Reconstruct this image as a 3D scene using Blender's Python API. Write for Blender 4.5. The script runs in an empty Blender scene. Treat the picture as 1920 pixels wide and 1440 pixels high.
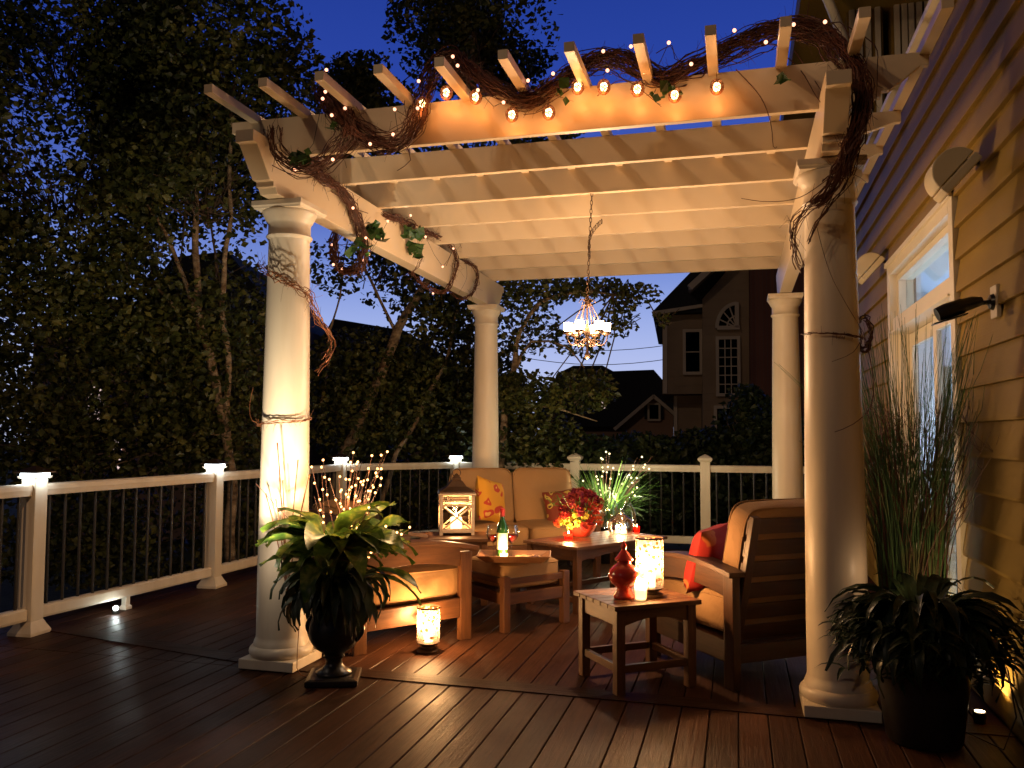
import bpy, math, random
import numpy as np
from mathutils import Vector, Matrix, noise
random.seed(7); RNG=np.random.default_rng(7)
R=math.radians; PI=math.pi
S=bpy.context.scene; COL=S.collection

# ------------------------------------------------------------------ camera
F_PX=1581.87; CAM=np.array([2.32692,-4.03966,1.20921]); PITCH=.0593127; ROLL=.0040951; YAW=.2610554
def _axes():
    cy,sy=math.cos(YAW),math.sin(YAW)
    f=np.array([-sy*math.cos(PITCH),cy*math.cos(PITCH),math.sin(PITCH)]); r=np.array([cy,sy,0.]); u=np.cross(r,f)
    return r*math.cos(ROLL)+u*math.sin(ROLL), -r*math.sin(ROLL)+u*math.cos(ROLL), f
CR,CU,CF=_axes()
def ray(x,y): return CF+CR*(x-960)/F_PX-CU*(y-720)/F_PX
def onx(x,y,X): d=ray(x,y); return Vector(CAM+d*((X-CAM[0])/d[0]))
def ony(x,y,Y): d=ray(x,y); return Vector(CAM+d*((Y-CAM[1])/d[1]))
def onz(x,y,Z): d=ray(x,y); return Vector(CAM+d*((Z-CAM[2])/d[2]))
def dep(x,y,D): return Vector(CAM+ray(x,y)*D)
cd=bpy.data.cameras.new('camera'); cam=bpy.data.objects.new('camera',cd); COL.objects.link(cam); S.camera=cam
cd.sensor_width=36; cd.lens=F_PX/1920*36; cd.clip_start=.05; cd.clip_end=600
M=Matrix(((CR[0],CU[0],-CF[0],CAM[0]),(CR[1],CU[1],-CF[1],CAM[1]),(CR[2],CU[2],-CF[2],CAM[2]),(0,0,0,1))); cam.matrix_world=M

# ------------------------------------------------------------------ render settings
S.render.engine='CYCLES'
S.view_settings.view_transform='Standard'; S.view_settings.look='None'; S.view_settings.exposure=0; S.view_settings.gamma=1
cy=S.cycles; cy.use_denoising=True
try: cy.denoiser='OPENIMAGEDENOISE'; cy.denoising_prefilter='ACCURATE'
except Exception: pass
cy.sample_clamp_indirect=6; cy.sample_clamp_direct=0; cy.max_bounces=7; cy.diffuse_bounces=3; cy.glossy_bounces=3; cy.transmission_bounces=5; cy.transparent_max_bounces=12
cy.caustics_reflective=False; cy.caustics_refractive=False; cy.use_light_tree=True

# ------------------------------------------------------------------ materials
MATS={}
class NT:
    def __init__(s,name):
        s.m=bpy.data.materials.new(name); s.m.use_nodes=True; s.t=s.m.node_tree; s.t.nodes.clear(); s.out=s.n('ShaderNodeOutputMaterial')
    def n(s,typ,**k):
        a=s.t.nodes.new(typ)
        for q,v in k.items(): setattr(a,q,v)
        return a
    def l(s,a,b): s.t.links.new(a,b)
    def coord(s,scale=(1,1,1),kind='Object'):
        c=s.n('ShaderNodeTexCoord'); m=s.n('ShaderNodeMapping'); m.inputs['Scale'].default_value=scale
        if kind=='World':
            g=s.n('ShaderNodeNewGeometry'); s.l(g.outputs['Position'],m.inputs['Vector'])
        else: s.l(c.outputs[kind],m.inputs['Vector'])
        return m.outputs[0]
    def noise(s,vec,scale=5,detail=4,rough=.55):
        a=s.n('ShaderNodeTexNoise'); a.inputs['Scale'].default_value=scale; a.inputs['Detail'].default_value=detail; a.inputs['Roughness'].default_value=rough; s.l(vec,a.inputs['Vector']); return a.outputs['Fac']
    def ramp(s,fac,stops):
        a=s.n('ShaderNodeValToRGB'); e=a.color_ramp.elements
        while len(e)<len(stops): e.new(.5)
        for i,(p,c) in enumerate(stops): e[i].position=p; e[i].color=(*c,1) if len(c)==3 else c
        s.l(fac,a.inputs[0]); return a.outputs[0]
    def bump(s,h,strength=.3,dist=.01):
        a=s.n('ShaderNodeBump'); a.inputs['Strength'].default_value=strength; a.inputs['Distance'].default_value=dist; s.l(h,a.inputs['Height']); return a.outputs[0]
    def pbr(s,col,rough=.5,metal=0,bump=None,spec=.5,trans=0,coat=0,ior=1.45):
        b=s.n('ShaderNodeBsdfPrincipled')
        if isinstance(col,tuple): b.inputs['Base Color'].default_value=(*col,1)
        else: s.l(col,b.inputs['Base Color'])
        if isinstance(rough,(int,float)): b.inputs['Roughness'].default_value=rough
        else: s.l(rough,b.inputs['Roughness'])
        b.inputs['Metallic'].default_value=metal; b.inputs['Specular IOR Level'].default_value=spec; b.inputs['Transmission Weight'].default_value=trans; b.inputs['Coat Weight'].default_value=coat; b.inputs['IOR'].default_value=ior
        if bump is not None: s.l(bump,b.inputs['Normal'])
        s.b=b; return b.outputs[0]
    def done(s,sh): s.l(sh,s.out.inputs['Surface']); MATS[s.m.name]=s.m; return s.m

def simple(name,c1,c2,scale=6,rough=.5,bump=.1,bd=.004,metal=0,stretch=(1,1,1),spec=.5,coat=0,kind='Object',detail=4):
    t=NT(name); v=t.coord(stretch,kind); f=t.noise(v,scale,detail)
    c=t.ramp(f,[(.3,c1),(.7,c2)]); f2=t.noise(v,scale*5,3)
    return t.done(t.pbr(c,rough,metal,t.bump(f2,bump,bd),spec,coat=coat))
def emit(name,col,st):
    t=NT(name); e=t.n('ShaderNodeEmission'); e.inputs[0].default_value=(*col,1); e.inputs[1].default_value=st; return t.done(e.outputs[0])
def thin_glass(name,tint=(.95,.97,.97),gloss=.25):
    t=NT(name); a=t.n('ShaderNodeBsdfTransparent'); a.inputs[0].default_value=(*tint,1); g=t.n('ShaderNodeBsdfGlossy'); g.inputs['Roughness'].default_value=.06
    lw=t.n('ShaderNodeLayerWeight'); lw.inputs[0].default_value=gloss; m=t.n('ShaderNodeMixShader'); t.l(lw.outputs['Facing'],m.inputs[0]); t.l(a.outputs[0],m.inputs[1]); t.l(g.outputs[0],m.inputs[2])
    return t.done(m.outputs[0])
def leafmat(name,c1,c2,c3,rough=.5,trans=.25,sc=9.):
    t=NT(name); v=t.coord((1,1,1),'World'); f=t.noise(v,sc,2)
    c=t.ramp(f,[(.3,c1),(.5,c2),(.72,c3)]); p=t.pbr(c,rough,0,None,.4)
    tr=t.n('ShaderNodeBsdfTranslucent'); t.l(c,tr.inputs[0]); m=t.n('ShaderNodeMixShader'); m.inputs[0].default_value=trans; t.l(p,m.inputs[1]); t.l(tr.outputs[0],m.inputs[2])
    return t.done(m.outputs[0])

simple('white_paint',(.62,.49,.33),(.68,.55,.38),1.6,.38,.05,.002,kind='World')
simple('white_vinyl',(.60,.51,.38),(.73,.64,.50),1.6,.42,.12,.002,kind='World',stretch=(5,5,.6),detail=7)
simple('cream_paint',(.60,.55,.43),(.66,.60,.48),2,.42,.05,.002,kind='World')
simple('black_metal',(.02,.018,.016),(.035,.03,.027),8,.45,.1,.001)
simple('bronze_metal',(.07,.04,.025),(.12,.07,.04),12,.38,.15,.001,metal=.7)
simple('rust_metal',(.16,.06,.025),(.26,.10,.04),20,.45,.2,.001,metal=.5)
simple('dark_urn',(.012,.011,.010),(.03,.027,.024),7,.32,.35,.004)
simple('dark_pot',(.010,.009,.010),(.02,.018,.018),7,.4,.2,.003)
simple('soil',(.03,.02,.012),(.05,.035,.02),30,.9,.5,.01)
simple('bark',(.10,.06,.035),(.46,.34,.21),9,.85,.8,.03,stretch=(1,1,2.2))
simple('twig_brown',(.045,.014,.008),(.11,.035,.016),20,.6,.4,.002)
simple('branch_dark',(.05,.035,.022),(.11,.075,.05),14,.85,.4,.01)
simple('roof_dark',(.012,.012,.014),(.022,.021,.024),20,.85,.3,.02)
simple('lawn',(.012,.02,.006),(.03,.045,.014),3,.95,.6,.05)
simple('house_wall_tan',(.26,.15,.09),(.32,.19,.12),.8,.8,.1,.01)
simple('trim_far',(.50,.40,.29),(.56,.46,.34),2,.6,.05,.002)
simple('red_ceramic',(.48,.035,.018),(.58,.055,.026),5,.12,.03,.001,coat=.6)
simple('wax',(.75,.62,.42),(.80,.68,.48),6,.5,.05,.001)
simple('wood_dark_tray',(.16,.07,.03),(.26,.12,.05),9,.45,.3,.002,stretch=(1,8,1))
simple('wash_wood',(.50,.37,.24),(.62,.48,.33),10,.6,.3,.002,stretch=(1,1,5))
simple('speaker_cream',(.50,.42,.28),(.54,.46,.31),4,.5,.06,.001)
simple('rope_dark',(.02,.012,.01),(.03,.02,.012),10,.7)
simple('label_paper',(.75,.66,.38),(.82,.74,.46),9,.7)
simple('bottle_green',(.012,.06,.012),(.02,.09,.02),3,.08,.0,.001,coat=.5)
simple('foil_red',(.32,.01,.015),(.42,.02,.02),8,.3,.1,.001)
simple('wine_red',(.16,.006,.010),(.22,.01,.014),6,.08)
simple('bread',(.50,.28,.12),(.65,.42,.20),22,.8,.4,.004)
simple('olive_dark',(.03,.01,.012),(.06,.015,.02),12,.3)
simple('cheese',(.75,.62,.36),(.82,.72,.46),8,.5)
simple('concrete_grey',(.10,.10,.10),(.15,.15,.14),6,.8,.3,.005)
simple('far_grey',(.05,.05,.06),(.08,.08,.09),3,.8)
simple('plastic_black',(.008,.008,.008),(.016,.015,.014),8,.3,.05,.001)
simple('curtain',(.30,.36,.42),(.40,.46,.52),3,.8)
simple('room_white',(.55,.58,.62),(.62,.64,.66),2,.8)
# brick
t=NT('brick'); v=t.coord((1,1,1),'Object'); b=t.n('ShaderNodeTexBrick'); t.l(v,b.inputs['Vector']); b.inputs['Color1'].default_value=(.20,.08,.05,1); b.inputs['Color2'].default_value=(.13,.05,.035,1); b.inputs['Mortar'].default_value=(.10,.085,.07,1); b.inputs['Scale'].default_value=6; t.done(t.pbr(b.outputs[0],.9))
# far siding: clapboard colour with shallow laps
t=NT('far_siding'); v=t.coord((1,1,1),'Object'); w=t.n('ShaderNodeTexWave'); w.wave_type='BANDS'; w.bands_direction='Z'; w.wave_profile='SAW'; w.inputs['Scale'].default_value=1.6; w.inputs['Distortion'].default_value=0; t.l(v,w.inputs['Vector'])
f=t.noise(v,2,3); c=t.ramp(f,[(.3,(.30,.21,.13)),(.7,(.38,.27,.17))]); t.done(t.pbr(c,.75,0,t.bump(w.outputs[1],.9,.06)))
# painted clapboard
t=NT('siding_paint'); v=t.coord((1.0,.6,3.0),'World'); f=t.noise(v,1.4,5); c=t.ramp(f,[(.3,(.20,.128,.026)),(.7,(.25,.165,.036))]); f2=t.noise(t.coord((6,1.2,40),'World'),3,4)
t.done(t.pbr(c,.55,0,t.bump(f2,.25,.003),.2))
# deck boards: brown composite, a different tone for every board
def deckmat(name,axis,c1,c2):
    t=NT(name); g=t.n('ShaderNodeNewGeometry'); sp=t.n('ShaderNodeSeparateXYZ'); t.l(g.outputs['Position'],sp.inputs[0])
    d=t.n('ShaderNodeMath',operation='DIVIDE'); t.l(sp.outputs[axis],d.inputs[0]); d.inputs[1].default_value=.122; fl=t.n('ShaderNodeMath',operation='FLOOR'); t.l(d.outputs[0],fl.inputs[0])
    wn=t.n('ShaderNodeTexWhiteNoise',noise_dimensions='1D'); t.l(fl.outputs[0],wn.inputs['W'])
    cb=t.n('ShaderNodeCombineXYZ'); m2=t.n('ShaderNodeMath',operation='MULTIPLY'); t.l(wn.outputs[0],m2.inputs[0]); m2.inputs[1].default_value=31.; t.l(m2.outputs[0],cb.inputs[2])
    mp=t.n('ShaderNodeMapping'); mp.inputs['Scale'].default_value=(28,1.6,1) if axis==0 else (1.6,28,1)
    t.l(g.outputs['Position'],mp.inputs['Vector']); va=t.n('ShaderNodeVectorMath',operation='ADD'); t.l(mp.outputs[0],va.inputs[0]); t.l(cb.outputs[0],va.inputs[1])
    gr=t.noise(va.outputs[0],2.2,6,.65); c=t.ramp(gr,[(.32,c1),(.68,c2)])
    hs=t.n('ShaderNodeHueSaturation'); mr=t.n('ShaderNodeMapRange'); t.l(wn.outputs[0],mr.inputs[0]); mr.inputs[3].default_value=.75; mr.inputs[4].default_value=1.3; t.l(mr.outputs[0],hs.inputs['Value']); t.l(c,hs.inputs['Color'])
    big=t.noise(t.coord((1,1,1),'World'),1.7,4); rr=t.n('ShaderNodeMapRange'); t.l(big,rr.inputs[0]); rr.inputs[1].default_value=.3; rr.inputs[2].default_value=.7; rr.inputs[3].default_value=.36; rr.inputs[4].default_value=.58
    t.done(t.pbr(hs.outputs[0],rr.outputs[0],0,t.bump(gr,.6,.006),.10))
deckmat('deck_board',0,(.031,.0120,.0058),(.062,.0250,.0120))
deckmat('deck_border',1,(.026,.0105,.0055),(.052,.022,.011))
# furniture timber and fabric
def wood(name,c1,c2,stretch,rough=.45):
    t=NT(name); v=t.coord(stretch,'Object'); gr=t.noise(v,3.2,6,.6); c=t.ramp(gr,[(.3,c1),(.7,c2)]); t.done(t.pbr(c,rough,0,t.bump(gr,.25,.003),.4))
wood('teak_x',(.075,.029,.011),(.145,.060,.022),(1.5,14,14)); wood('teak_y',(.075,.029,.011),(.145,.060,.022),(14,1.5,14)); wood('teak_z',(.075,.029,.011),(.145,.060,.022),(14,14,1.5))
for _x,_s in (('x',(1.5,14,14)),('y',(14,1.5,14)),('z',(14,14,1.5))): wood('shaded_teak_'+_x,(.030,.012,.006),(.065,.028,.013),_s)  # same teak darkened: the right armchair's shade put into the colour
def fabric(name,c1,c2):
    t=NT(name); v=t.coord(); f=t.noise(v,3,3); c=t.ramp(f,[(.3,c1),(.7,c2)]); w=t.n('ShaderNodeTexWave'); w.inputs['Scale'].default_value=160; t.l(v,w.inputs['Vector']); f2=t.noise(v,7,3)
    ad=t.n('ShaderNodeMath',operation='MULTIPLY_ADD'); t.l(w.outputs[1],ad.inputs[0]); ad.inputs[1].default_value=.05; t.l(f2,ad.inputs[2])
    t.done(t.pbr(c,.85,0,t.bump(ad.outputs[0],.5,.02),.2))
fabric('tan_canvas',(.34,.195,.085),(.40,.235,.105))
fabric('shaded_canvas',(.20,.115,.055),(.25,.145,.07))  # darker copy of tan_canvas, carrying the shade on the right armchair's cushions
def printed(name,bg,a,b_,sc):
    t=NT(name); v=t.coord(); n0=t.noise(v,sc*.5,2); mx=t.n('ShaderNodeVectorMath',operation='SCALE'); cx=t.n('ShaderNodeCombineXYZ'); t.l(n0,cx.inputs[0]); t.l(n0,cx.inputs[1]); t.l(cx.outputs[0],mx.inputs[0]); mx.inputs['Scale'].default_value=.35
    ad=t.n('ShaderNodeVectorMath',operation='ADD'); t.l(v,ad.inputs[0]); t.l(mx.outputs[0],ad.inputs[1])
    vo=t.n('ShaderNodeTexVoronoi'); vo.inputs['Scale'].default_value=sc; t.l(ad.outputs[0],vo.inputs['Vector'])
    c=t.ramp(vo.outputs['Distance'],[(.0,b_),(.16,b_),(.2,a),(.34,a),(.38,bg),(1,bg)]); t.s=t.t.nodes[-1]; 
    for nd in t.t.nodes:
        if nd.type=='VALTORGB': nd.color_ramp.interpolation='LINEAR'
    t.done(t.pbr(c,.8,0,None,.2))
printed('floral_yellow',(.55,.27,.03),(.40,.05,.03),(.60,.36,.10),9)
printed('floral_dark',(.22,.05,.03),(.55,.42,.10),(.10,.03,.03),10)
printed('paisley_red',(.22,.014,.012),(.34,.10,.03),(.16,.01,.01),8)
# leaves
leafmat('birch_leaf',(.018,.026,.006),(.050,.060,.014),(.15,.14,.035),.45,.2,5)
leafmat('birch_leaf_far',(.022,.028,.008),(.045,.050,.014),(.085,.080,.024),.5,.2,3.5)
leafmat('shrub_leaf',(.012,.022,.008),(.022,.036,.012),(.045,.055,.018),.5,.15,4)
leafmat('ivy_leaf',(.02,.05,.012),(.035,.085,.02),(.06,.12,.03),.35,.2,12)
leafmat('broad_leaf',(.020,.045,.007),(.055,.095,.012),(.26,.25,.05),.40,.34,22)
leafmat('dark_leaf',(.008,.016,.007),(.014,.026,.010),(.022,.034,.014),.4,.1,9)
leafmat('grass_leaf',(.05,.12,.02),(.09,.18,.03),(.16,.26,.05),.4,.35,9)
leafmat('reed_leaf',(.04,.09,.03),(.07,.15,.05),(.16,.15,.06),.5,.25,5)
leafmat('flower_red',(.30,.015,.02),(.45,.04,.02),(.62,.16,.03),.6,.3,18)
leafmat('flower_yellow',(.60,.42,.03),(.72,.58,.06),(.50,.60,.08),.6,.3,22)
leafmat('flower_dark',(.10,.008,.03),(.20,.012,.03),(.34,.05,.02),.6,.3,18)
# glass
thin_glass('window_glass',(.93,.97,.98),.10); thin_glass('clear_glass',(.90,.93,.91),.62); thin_glass('dark_glass',(.10,.12,.16),.5)
# mottled shade
t=NT('mottled_glass'); v=t.coord(); vo=t.n('ShaderNodeTexVoronoi'); vo.inputs['Scale'].default_value=46; nn=t.noise(v,40,2); t.l(v,vo.inputs['Vector'])
ad=t.n('ShaderNodeMath',operation='ADD'); t.l(vo.outputs['Distance'],ad.inputs[0]); t.l(nn,ad.inputs[1]); fac=t.ramp(ad.outputs[0],[(.83,(1,1,1)),(.88,(0,0,0))])
ba=t.pbr((.30,.13,.05),.4); tr=t.n('ShaderNodeBsdfTranslucent'); tr.inputs[0].default_value=(.55,.26,.10,1); mA=t.n('ShaderNodeMixShader'); mA.inputs[0].default_value=.06; t.l(ba,mA.inputs[1]); t.l(tr.outputs[0],mA.inputs[2])
tp=t.n('ShaderNodeBsdfTransparent'); tp.inputs[0].default_value=(.95,.92,.86,1); tl=t.n('ShaderNodeBsdfTranslucent'); tl.inputs[0].default_value=(.92,.85,.72,1); mB=t.n('ShaderNodeMixShader'); mB.inputs[0].default_value=.10; t.l(tp.outputs[0],mB.inputs[1]); t.l(tl.outputs[0],mB.inputs[2])
mC=t.n('ShaderNodeMixShader'); t.l(fac,mC.inputs[0]); t.l(mB.outputs[0],mC.inputs[1]); t.l(mA.outputs[0],mC.inputs[2]); t.done(mC.outputs[0])
t=NT('frosted_glass'); tl=t.n('ShaderNodeBsdfTranslucent'); tl.inputs[0].default_value=(.95,.85,.65,1); tp=t.n('ShaderNodeBsdfTransparent'); tp.inputs[0].default_value=(.95,.92,.85,1); m=t.n('ShaderNodeMixShader'); m.inputs[0].default_value=.5; t.l(tl.outputs[0],m.inputs[1]); t.l(tp.outputs[0],m.inputs[2]); t.done(m.outputs[0])
t=NT('red_glass'); tl=t.n('ShaderNodeBsdfTranslucent'); tl.inputs[0].default_value=(.85,.04,.03,1); tp=t.n('ShaderNodeBsdfTransparent'); tp.inputs[0].default_value=(.9,.12,.08,1); m=t.n('ShaderNodeMixShader'); m.inputs[0].default_value=.4; t.l(tl.outputs[0],m.inputs[1]); t.l(tp.outputs[0],m.inputs[2]); t.done(m.outputs[0])
# lamps
emit('bulb_amber',(1,.42,.24),3.4); emit('bulb_twig',(1,.46,.15),7); emit('bulb_white',(1,.82,.42),3.2); emit('ball_core',(1,.58,.24),16)
emit('flame',(1,.62,.28),60); emit('led_cool',(.80,.93,1.0),14); emit('led_spot',(.85,.95,1),60); emit('shade_glow',(1,.66,.38),34); emit('far_window',(1,.72,.66),.9); emit('candle_glow',(1,.60,.26),5)
emit('uplight_lens',(1,.70,.38),20)

# ------------------------------------------------------------------ geometry helpers
class MB:
    def __init__(s): s.v=[]; s.f=[]
    def add(s,vs,fs):
        b=len(s.v); s.v+=[tuple(p) for p in vs]; s.f+=[tuple(b+i for i in q) for q in fs]; return s
    def box(s,x0,x1,y0,y1,z0,z1,rot=None,org=(0,0,0)):
        vs=[Vector((x,y,z)) for z in (z0,z1) for x,y in ((x0,y0),(x1,y0),(x1,y1),(x0,y1))]
        if rot is not None: o=Vector(org); vs=[rot@(p-o)+o for p in vs]
        return s.add(vs,[(0,3,2,1),(4,5,6,7),(0,1,5,4),(1,2,6,5),(2,3,7,6),(3,0,4,7)])
    def beam(s,a,b,w,h,up=(0,0,1)):
        a=Vector(a); b=Vector(b); d=(b-a).normalized(); x=d.cross(Vector(up)); x.normalize(); z=x.cross(d)
        vs=[p+x*sx*w/2+z*sz*h/2 for p in (a,b) for sx,sz in ((-1,-1),(1,-1),(1,1),(-1,1))]
        return s.add(vs,[(0,3,2,1),(4,5,6,7),(0,1,5,4),(1,2,6,5),(2,3,7,6),(3,0,4,7)])
    def prism(s,poly,axis,a,b):   # poly in the two other axes (in x,y,z order)
        n=len(poly); vs=[]
        for c in (a,b):
            for p,q in poly: vs.append({'x':(c,p,q),'y':(p,c,q),'z':(p,q,c)}[axis])
        return s.add(vs,[tuple(range(n))[::-1],tuple(range(n,2*n))]+[(i,(i+1)%n,n+(i+1)%n,n+i) for i in range(n)])
    def lathe(s,prof,c=(0,0,0),n=32,cap=True):
        vs=[];k=len(prof)
        for r,z in prof:
            for i in range(n): a=2*PI*i/n; vs.append((c[0]+r*math.cos(a),c[1]+r*math.sin(a),c[2]+z))
        fs=[(j*n+i,j*n+(i+1)%n,(j+1)*n+(i+1)%n,(j+1)*n+i) for j in range(k-1) for i in range(n)]
        if cap: fs+=[tuple(range(n))[::-1],tuple((k-1)*n+i for i in range(n))]
        return s.add(vs,fs)
    def sqlathe(s,prof,c=(0,0,0),rot=0):   # square section
        vs=[];k=len(prof)
        for r,z in prof:
            for i in range(4): a=PI/4+i*PI/2+rot; vs.append((c[0]+r*1.41421*math.cos(a),c[1]+r*1.41421*math.sin(a),c[2]+z))
        fs=[(j*4+i,j*4+(i+1)%4,(j+1)*4+(i+1)%4,(j+1)*4+i) for j in range(k-1) for i in range(4)]+[(3,2,1,0),tuple((k-1)*4+i for i in range(4))]
        return s.add(vs,fs)
    def tube(s,pts,r,n=5,taper=1.0):
        P=[Vector(p) for p in pts]; m=len(P)
        if m<2: return s
        vs=[]; prev=None
        for i,p in enumerate(P):
            d=(P[min(i+1,m-1)]-P[max(i-1,0)])
            if d.length<1e-9: d=Vector((0,0,1))
            d.normalize()
            x=prev-d*prev.dot(d) if prev is not None else d.cross(Vector((.3,.2,1)))
            if x.length<1e-5: x=d.cross(Vector((1,.1,.2)))
            x.normalize(); prev=x; y=d.cross(x); rr=(r[i] if isinstance(r,(list,tuple)) else r*(1+(taper-1)*i/(m-1)))
            for k in range(n): a=2*PI*k/n; vs.append(p+x*rr*math.cos(a)+y*rr*math.sin(a))
        fs=[(j*n+i,j*n+(i+1)%n,(j+1)*n+(i+1)%n,(j+1)*n+i) for j in range(m-1) for i in range(n)]+[tuple(range(n))[::-1],tuple((m-1)*n+i for i in range(n))]
        return s.add(vs,fs)
    def ball(s,c,r,n=10,m=6,sz=1):
        pr=[(max(1e-4,r*math.sin(PI*j/m)),-r*sz*math.cos(PI*j/m)) for j in range(m+1)]
        return s.lathe(pr,c,n)
    def sup(s,c,a,b,h,e=.3,n=32,m=16,rot=None,puff=0):
        f=lambda t,p: math.copysign(abs(t)**p,t)
        vs=[]
        for j in range(m+1):
            ph=-PI/2+PI*j/m; cz=f(math.cos(ph),e*1.2); sz=f(math.sin(ph),e*1.2)
            for i in range(n):
                th=2*PI*(i+.5)/n; x=a*cz*f(math.cos(th),e); y=b*cz*f(math.sin(th),e); z=h*sz*(1+puff*(1-(x/a)**2)*(1-(y/b)**2))
                p=Vector((x,y,z)); q=p+Vector(c); dn=.0055*noise.noise(q*8)+.003*noise.noise(Vector((q.x*30,q.y*12,q.z*12))); p=p*(1+dn/max(.05,p.length)) if p.length>0 else p; p=rot@p if rot is not None else p; vs.append(p+Vector(c))
        fs=[(j*n+i,j*n+(i+1)%n,(j+1)*n+(i+1)%n,(j+1)*n+i) for j in range(m) for i in range(n)]
        return s.add(vs,fs)
    def pillow(s,c,w,h,t,rot,n=14):
        vs=[];fs=[]
        for side in (-1,1):
            for j in range(n+1):
                for i in range(n+1):
                    u=-1+2*i/n; v=-1+2*j/n; q=(1-u**4)*(1-v**4); k=1-.07*(1-abs(v))*abs(u)**3-.0; k2=1-.07*(1-abs(u))*abs(v)**3
                    p=Vector((u*w/2*k,side*t/2*max(q,0)**.5,v*h/2*k2)); vs.append(rot@p+Vector(c))
        N=(n+1)**2
        for sd in (0,1):
            for j in range(n):
                for i in range(n):
                    a=sd*N+j*(n+1)+i; q=(a,a+1,a+n+2,a+n+1); fs.append(q if sd==0 else q[::-1])
        return s.add(vs,fs)
    def build(s,name,mat,parent=None,smooth=False,bevel=0,loc=None,rot=0):
        me=bpy.data.meshes.new(name); me.from_pydata(s.v,[],s.f); me.materials.append(MATS[mat]); me.update()
        o=bpy.data.objects.new(name,me); COL.objects.link(o)
        if parent: o.parent=parent
        if loc is not None: o.location=loc
        if rot: o.rotation_euler=(0,0,rot)
        if smooth:
            me.shade_smooth()
            if smooth=='auto':
                try: me.set_sharp_from_angle(angle=R(40))
                except Exception: pass
        if bevel:
            b=o.modifiers.new('bevel','BEVEL'); b.width=bevel; b.segments=2; b.limit_method='ANGLE'; b.angle_limit=R(40)
            try: b.harden_normals=False
            except Exception: pass
        return o
def tag(o,label=None,cat=None,group=None,kind=None):
    if label: o['label']=label
    if cat: o['category']=cat
    if group: o['group']=group
    if kind: o['kind']=kind
    return o
def thing(name,label,cat,loc=(0,0,0),rz=0,group=None):
    o=bpy.data.objects.new(name,None); COL.objects.link(o); o.location=loc; o.rotation_euler=(0,0,rz); o.empty_display_size=.1
    return tag(o,label,cat,group)
def copy_tree(o,parent=None):
    c=o.copy(); COL.objects.link(c); c.parent=parent
    for ch in [k for k in COL.objects if k.parent==o]: copy_tree(ch,c)
    return c
def lamp(name,loc,power,col,radius=.02,typ='POINT',rot=None,**k):
    l=bpy.data.lights.new(name,typ); l.energy=power; l.color=col
    if typ in('POINT','SPOT'): l.shadow_soft_size=radius
    for a,b in k.items(): setattr(l,a,b)
    o=bpy.data.objects.new(name,l); COL.objects.link(o); o.location=loc
    if rot is not None: o.rotation_euler=rot
    return o
def aim(o,target): o.rotation_euler=(Vector(target)-o.location).to_track_quat('-Z','Y').to_euler()
# many leaves at once: each a folded pair of triangles round a midrib
def leaf_mesh(mb,cen,size,up=.0,aspect=.62,droop=0):
    n=len(cen); cen=np.asarray(cen,float); d=RNG.normal(size=(n,3)); d[:,2]=d[:,2]*.6+up; d/=np.linalg.norm(d,axis=1)[:,None]
    e=RNG.normal(size=(n,3)); e-=(e*d).sum(1)[:,None]*d; e/=np.linalg.norm(e,axis=1)[:,None]; nn=np.cross(d,e)
    L=(size*RNG.uniform(.45,1.35,n))[:,None]; W=L*aspect*.5
    p0=cen-d*L*.5; p1=cen-d*L*.05+e*W+nn*L*.08; p2=cen+d*L*.5; p3=cen-d*L*.05-e*W+nn*L*.08
    V=np.stack([p0,p1,p2,p3],1).reshape(-1,3); b=len(mb.v); mb.v+=V.tolist()
    mb.f+=[q for i in range(n) for q in ((b+4*i,b+4*i+1,b+4*i+2),(b+4*i,b+4*i+2,b+4*i+3))]
def blob(px,py,rx,ry,D,rd,n,gate=.0,gs=.9):
    """n points in an ellipsoid volume given by its apparent centre/size and real distance, thinned by 3-D noise"""
    out=[]; c=np.array(dep(px,py,D)); a=rx/F_PX*D; b=ry/F_PX*D
    while len(out)<n:
        q=RNG.normal(size=3); q/=np.linalg.norm(q); q*=RNG.random()**(1/2.4)
        p=c+CR*q[0]*a+CU*q[1]*b+CF*q[2]*rd
        if gate and noise.noise(Vector(p)*gs)+.35*noise.noise(Vector(p)*gs*3.1)<gate-.35*RNG.random(): 
            if RNG.random()<.93: continue
        out.append(p)
    return out
exec_parts=[]
# ------------------------------------------------------------------ world: dusk sky
W=bpy.data.worlds.new('World'); S.world=W; W.use_nodes=True; wt=W.node_tree; wt.nodes.clear()
wo=wt.nodes.new('ShaderNodeOutputWorld'); bg=wt.nodes.new('ShaderNodeBackground'); wt.links.new(bg.outputs[0],wo.inputs[0])
sky=wt.nodes.new('ShaderNodeTexSky'); sky.sky_type='NISHITA'; sky.sun_disc=False; sky.sun_elevation=R(-2.5); sky.sun_rotation=R(170); sky.air_density=1.3; sky.ozone_density=3
tc=wt.nodes.new('ShaderNodeTexCoord'); sx=wt.nodes.new('ShaderNodeSeparateXYZ'); wt.links.new(tc.outputs['Generated'],sx.inputs[0])
rp=wt.nodes.new('ShaderNodeValToRGB'); wt.links.new(sx.outputs[2],rp.inputs[0]); e=rp.color_ramp.elements
stops=[(0.0,(.56,.60,.86)),(.07,(.48,.55,.86)),(.13,(.34,.43,.80)),(.18,(.21,.30,.70)),(.25,(.090,.155,.54)),(.38,(.024,.060,.38)),(.50,(.014,.042,.29)),(.62,(.004,.012,.08)),(1,(.003,.008,.05))]
while len(e)<len(stops): e.new(.5)
for i,(p,c) in enumerate(stops): e[i].position=p; e[i].color=(*c,1)
mx=wt.nodes.new('ShaderNodeMix'); mx.data_type='RGBA'; mx.blend_type='ADD'; mx.inputs[0].default_value=.02
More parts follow.
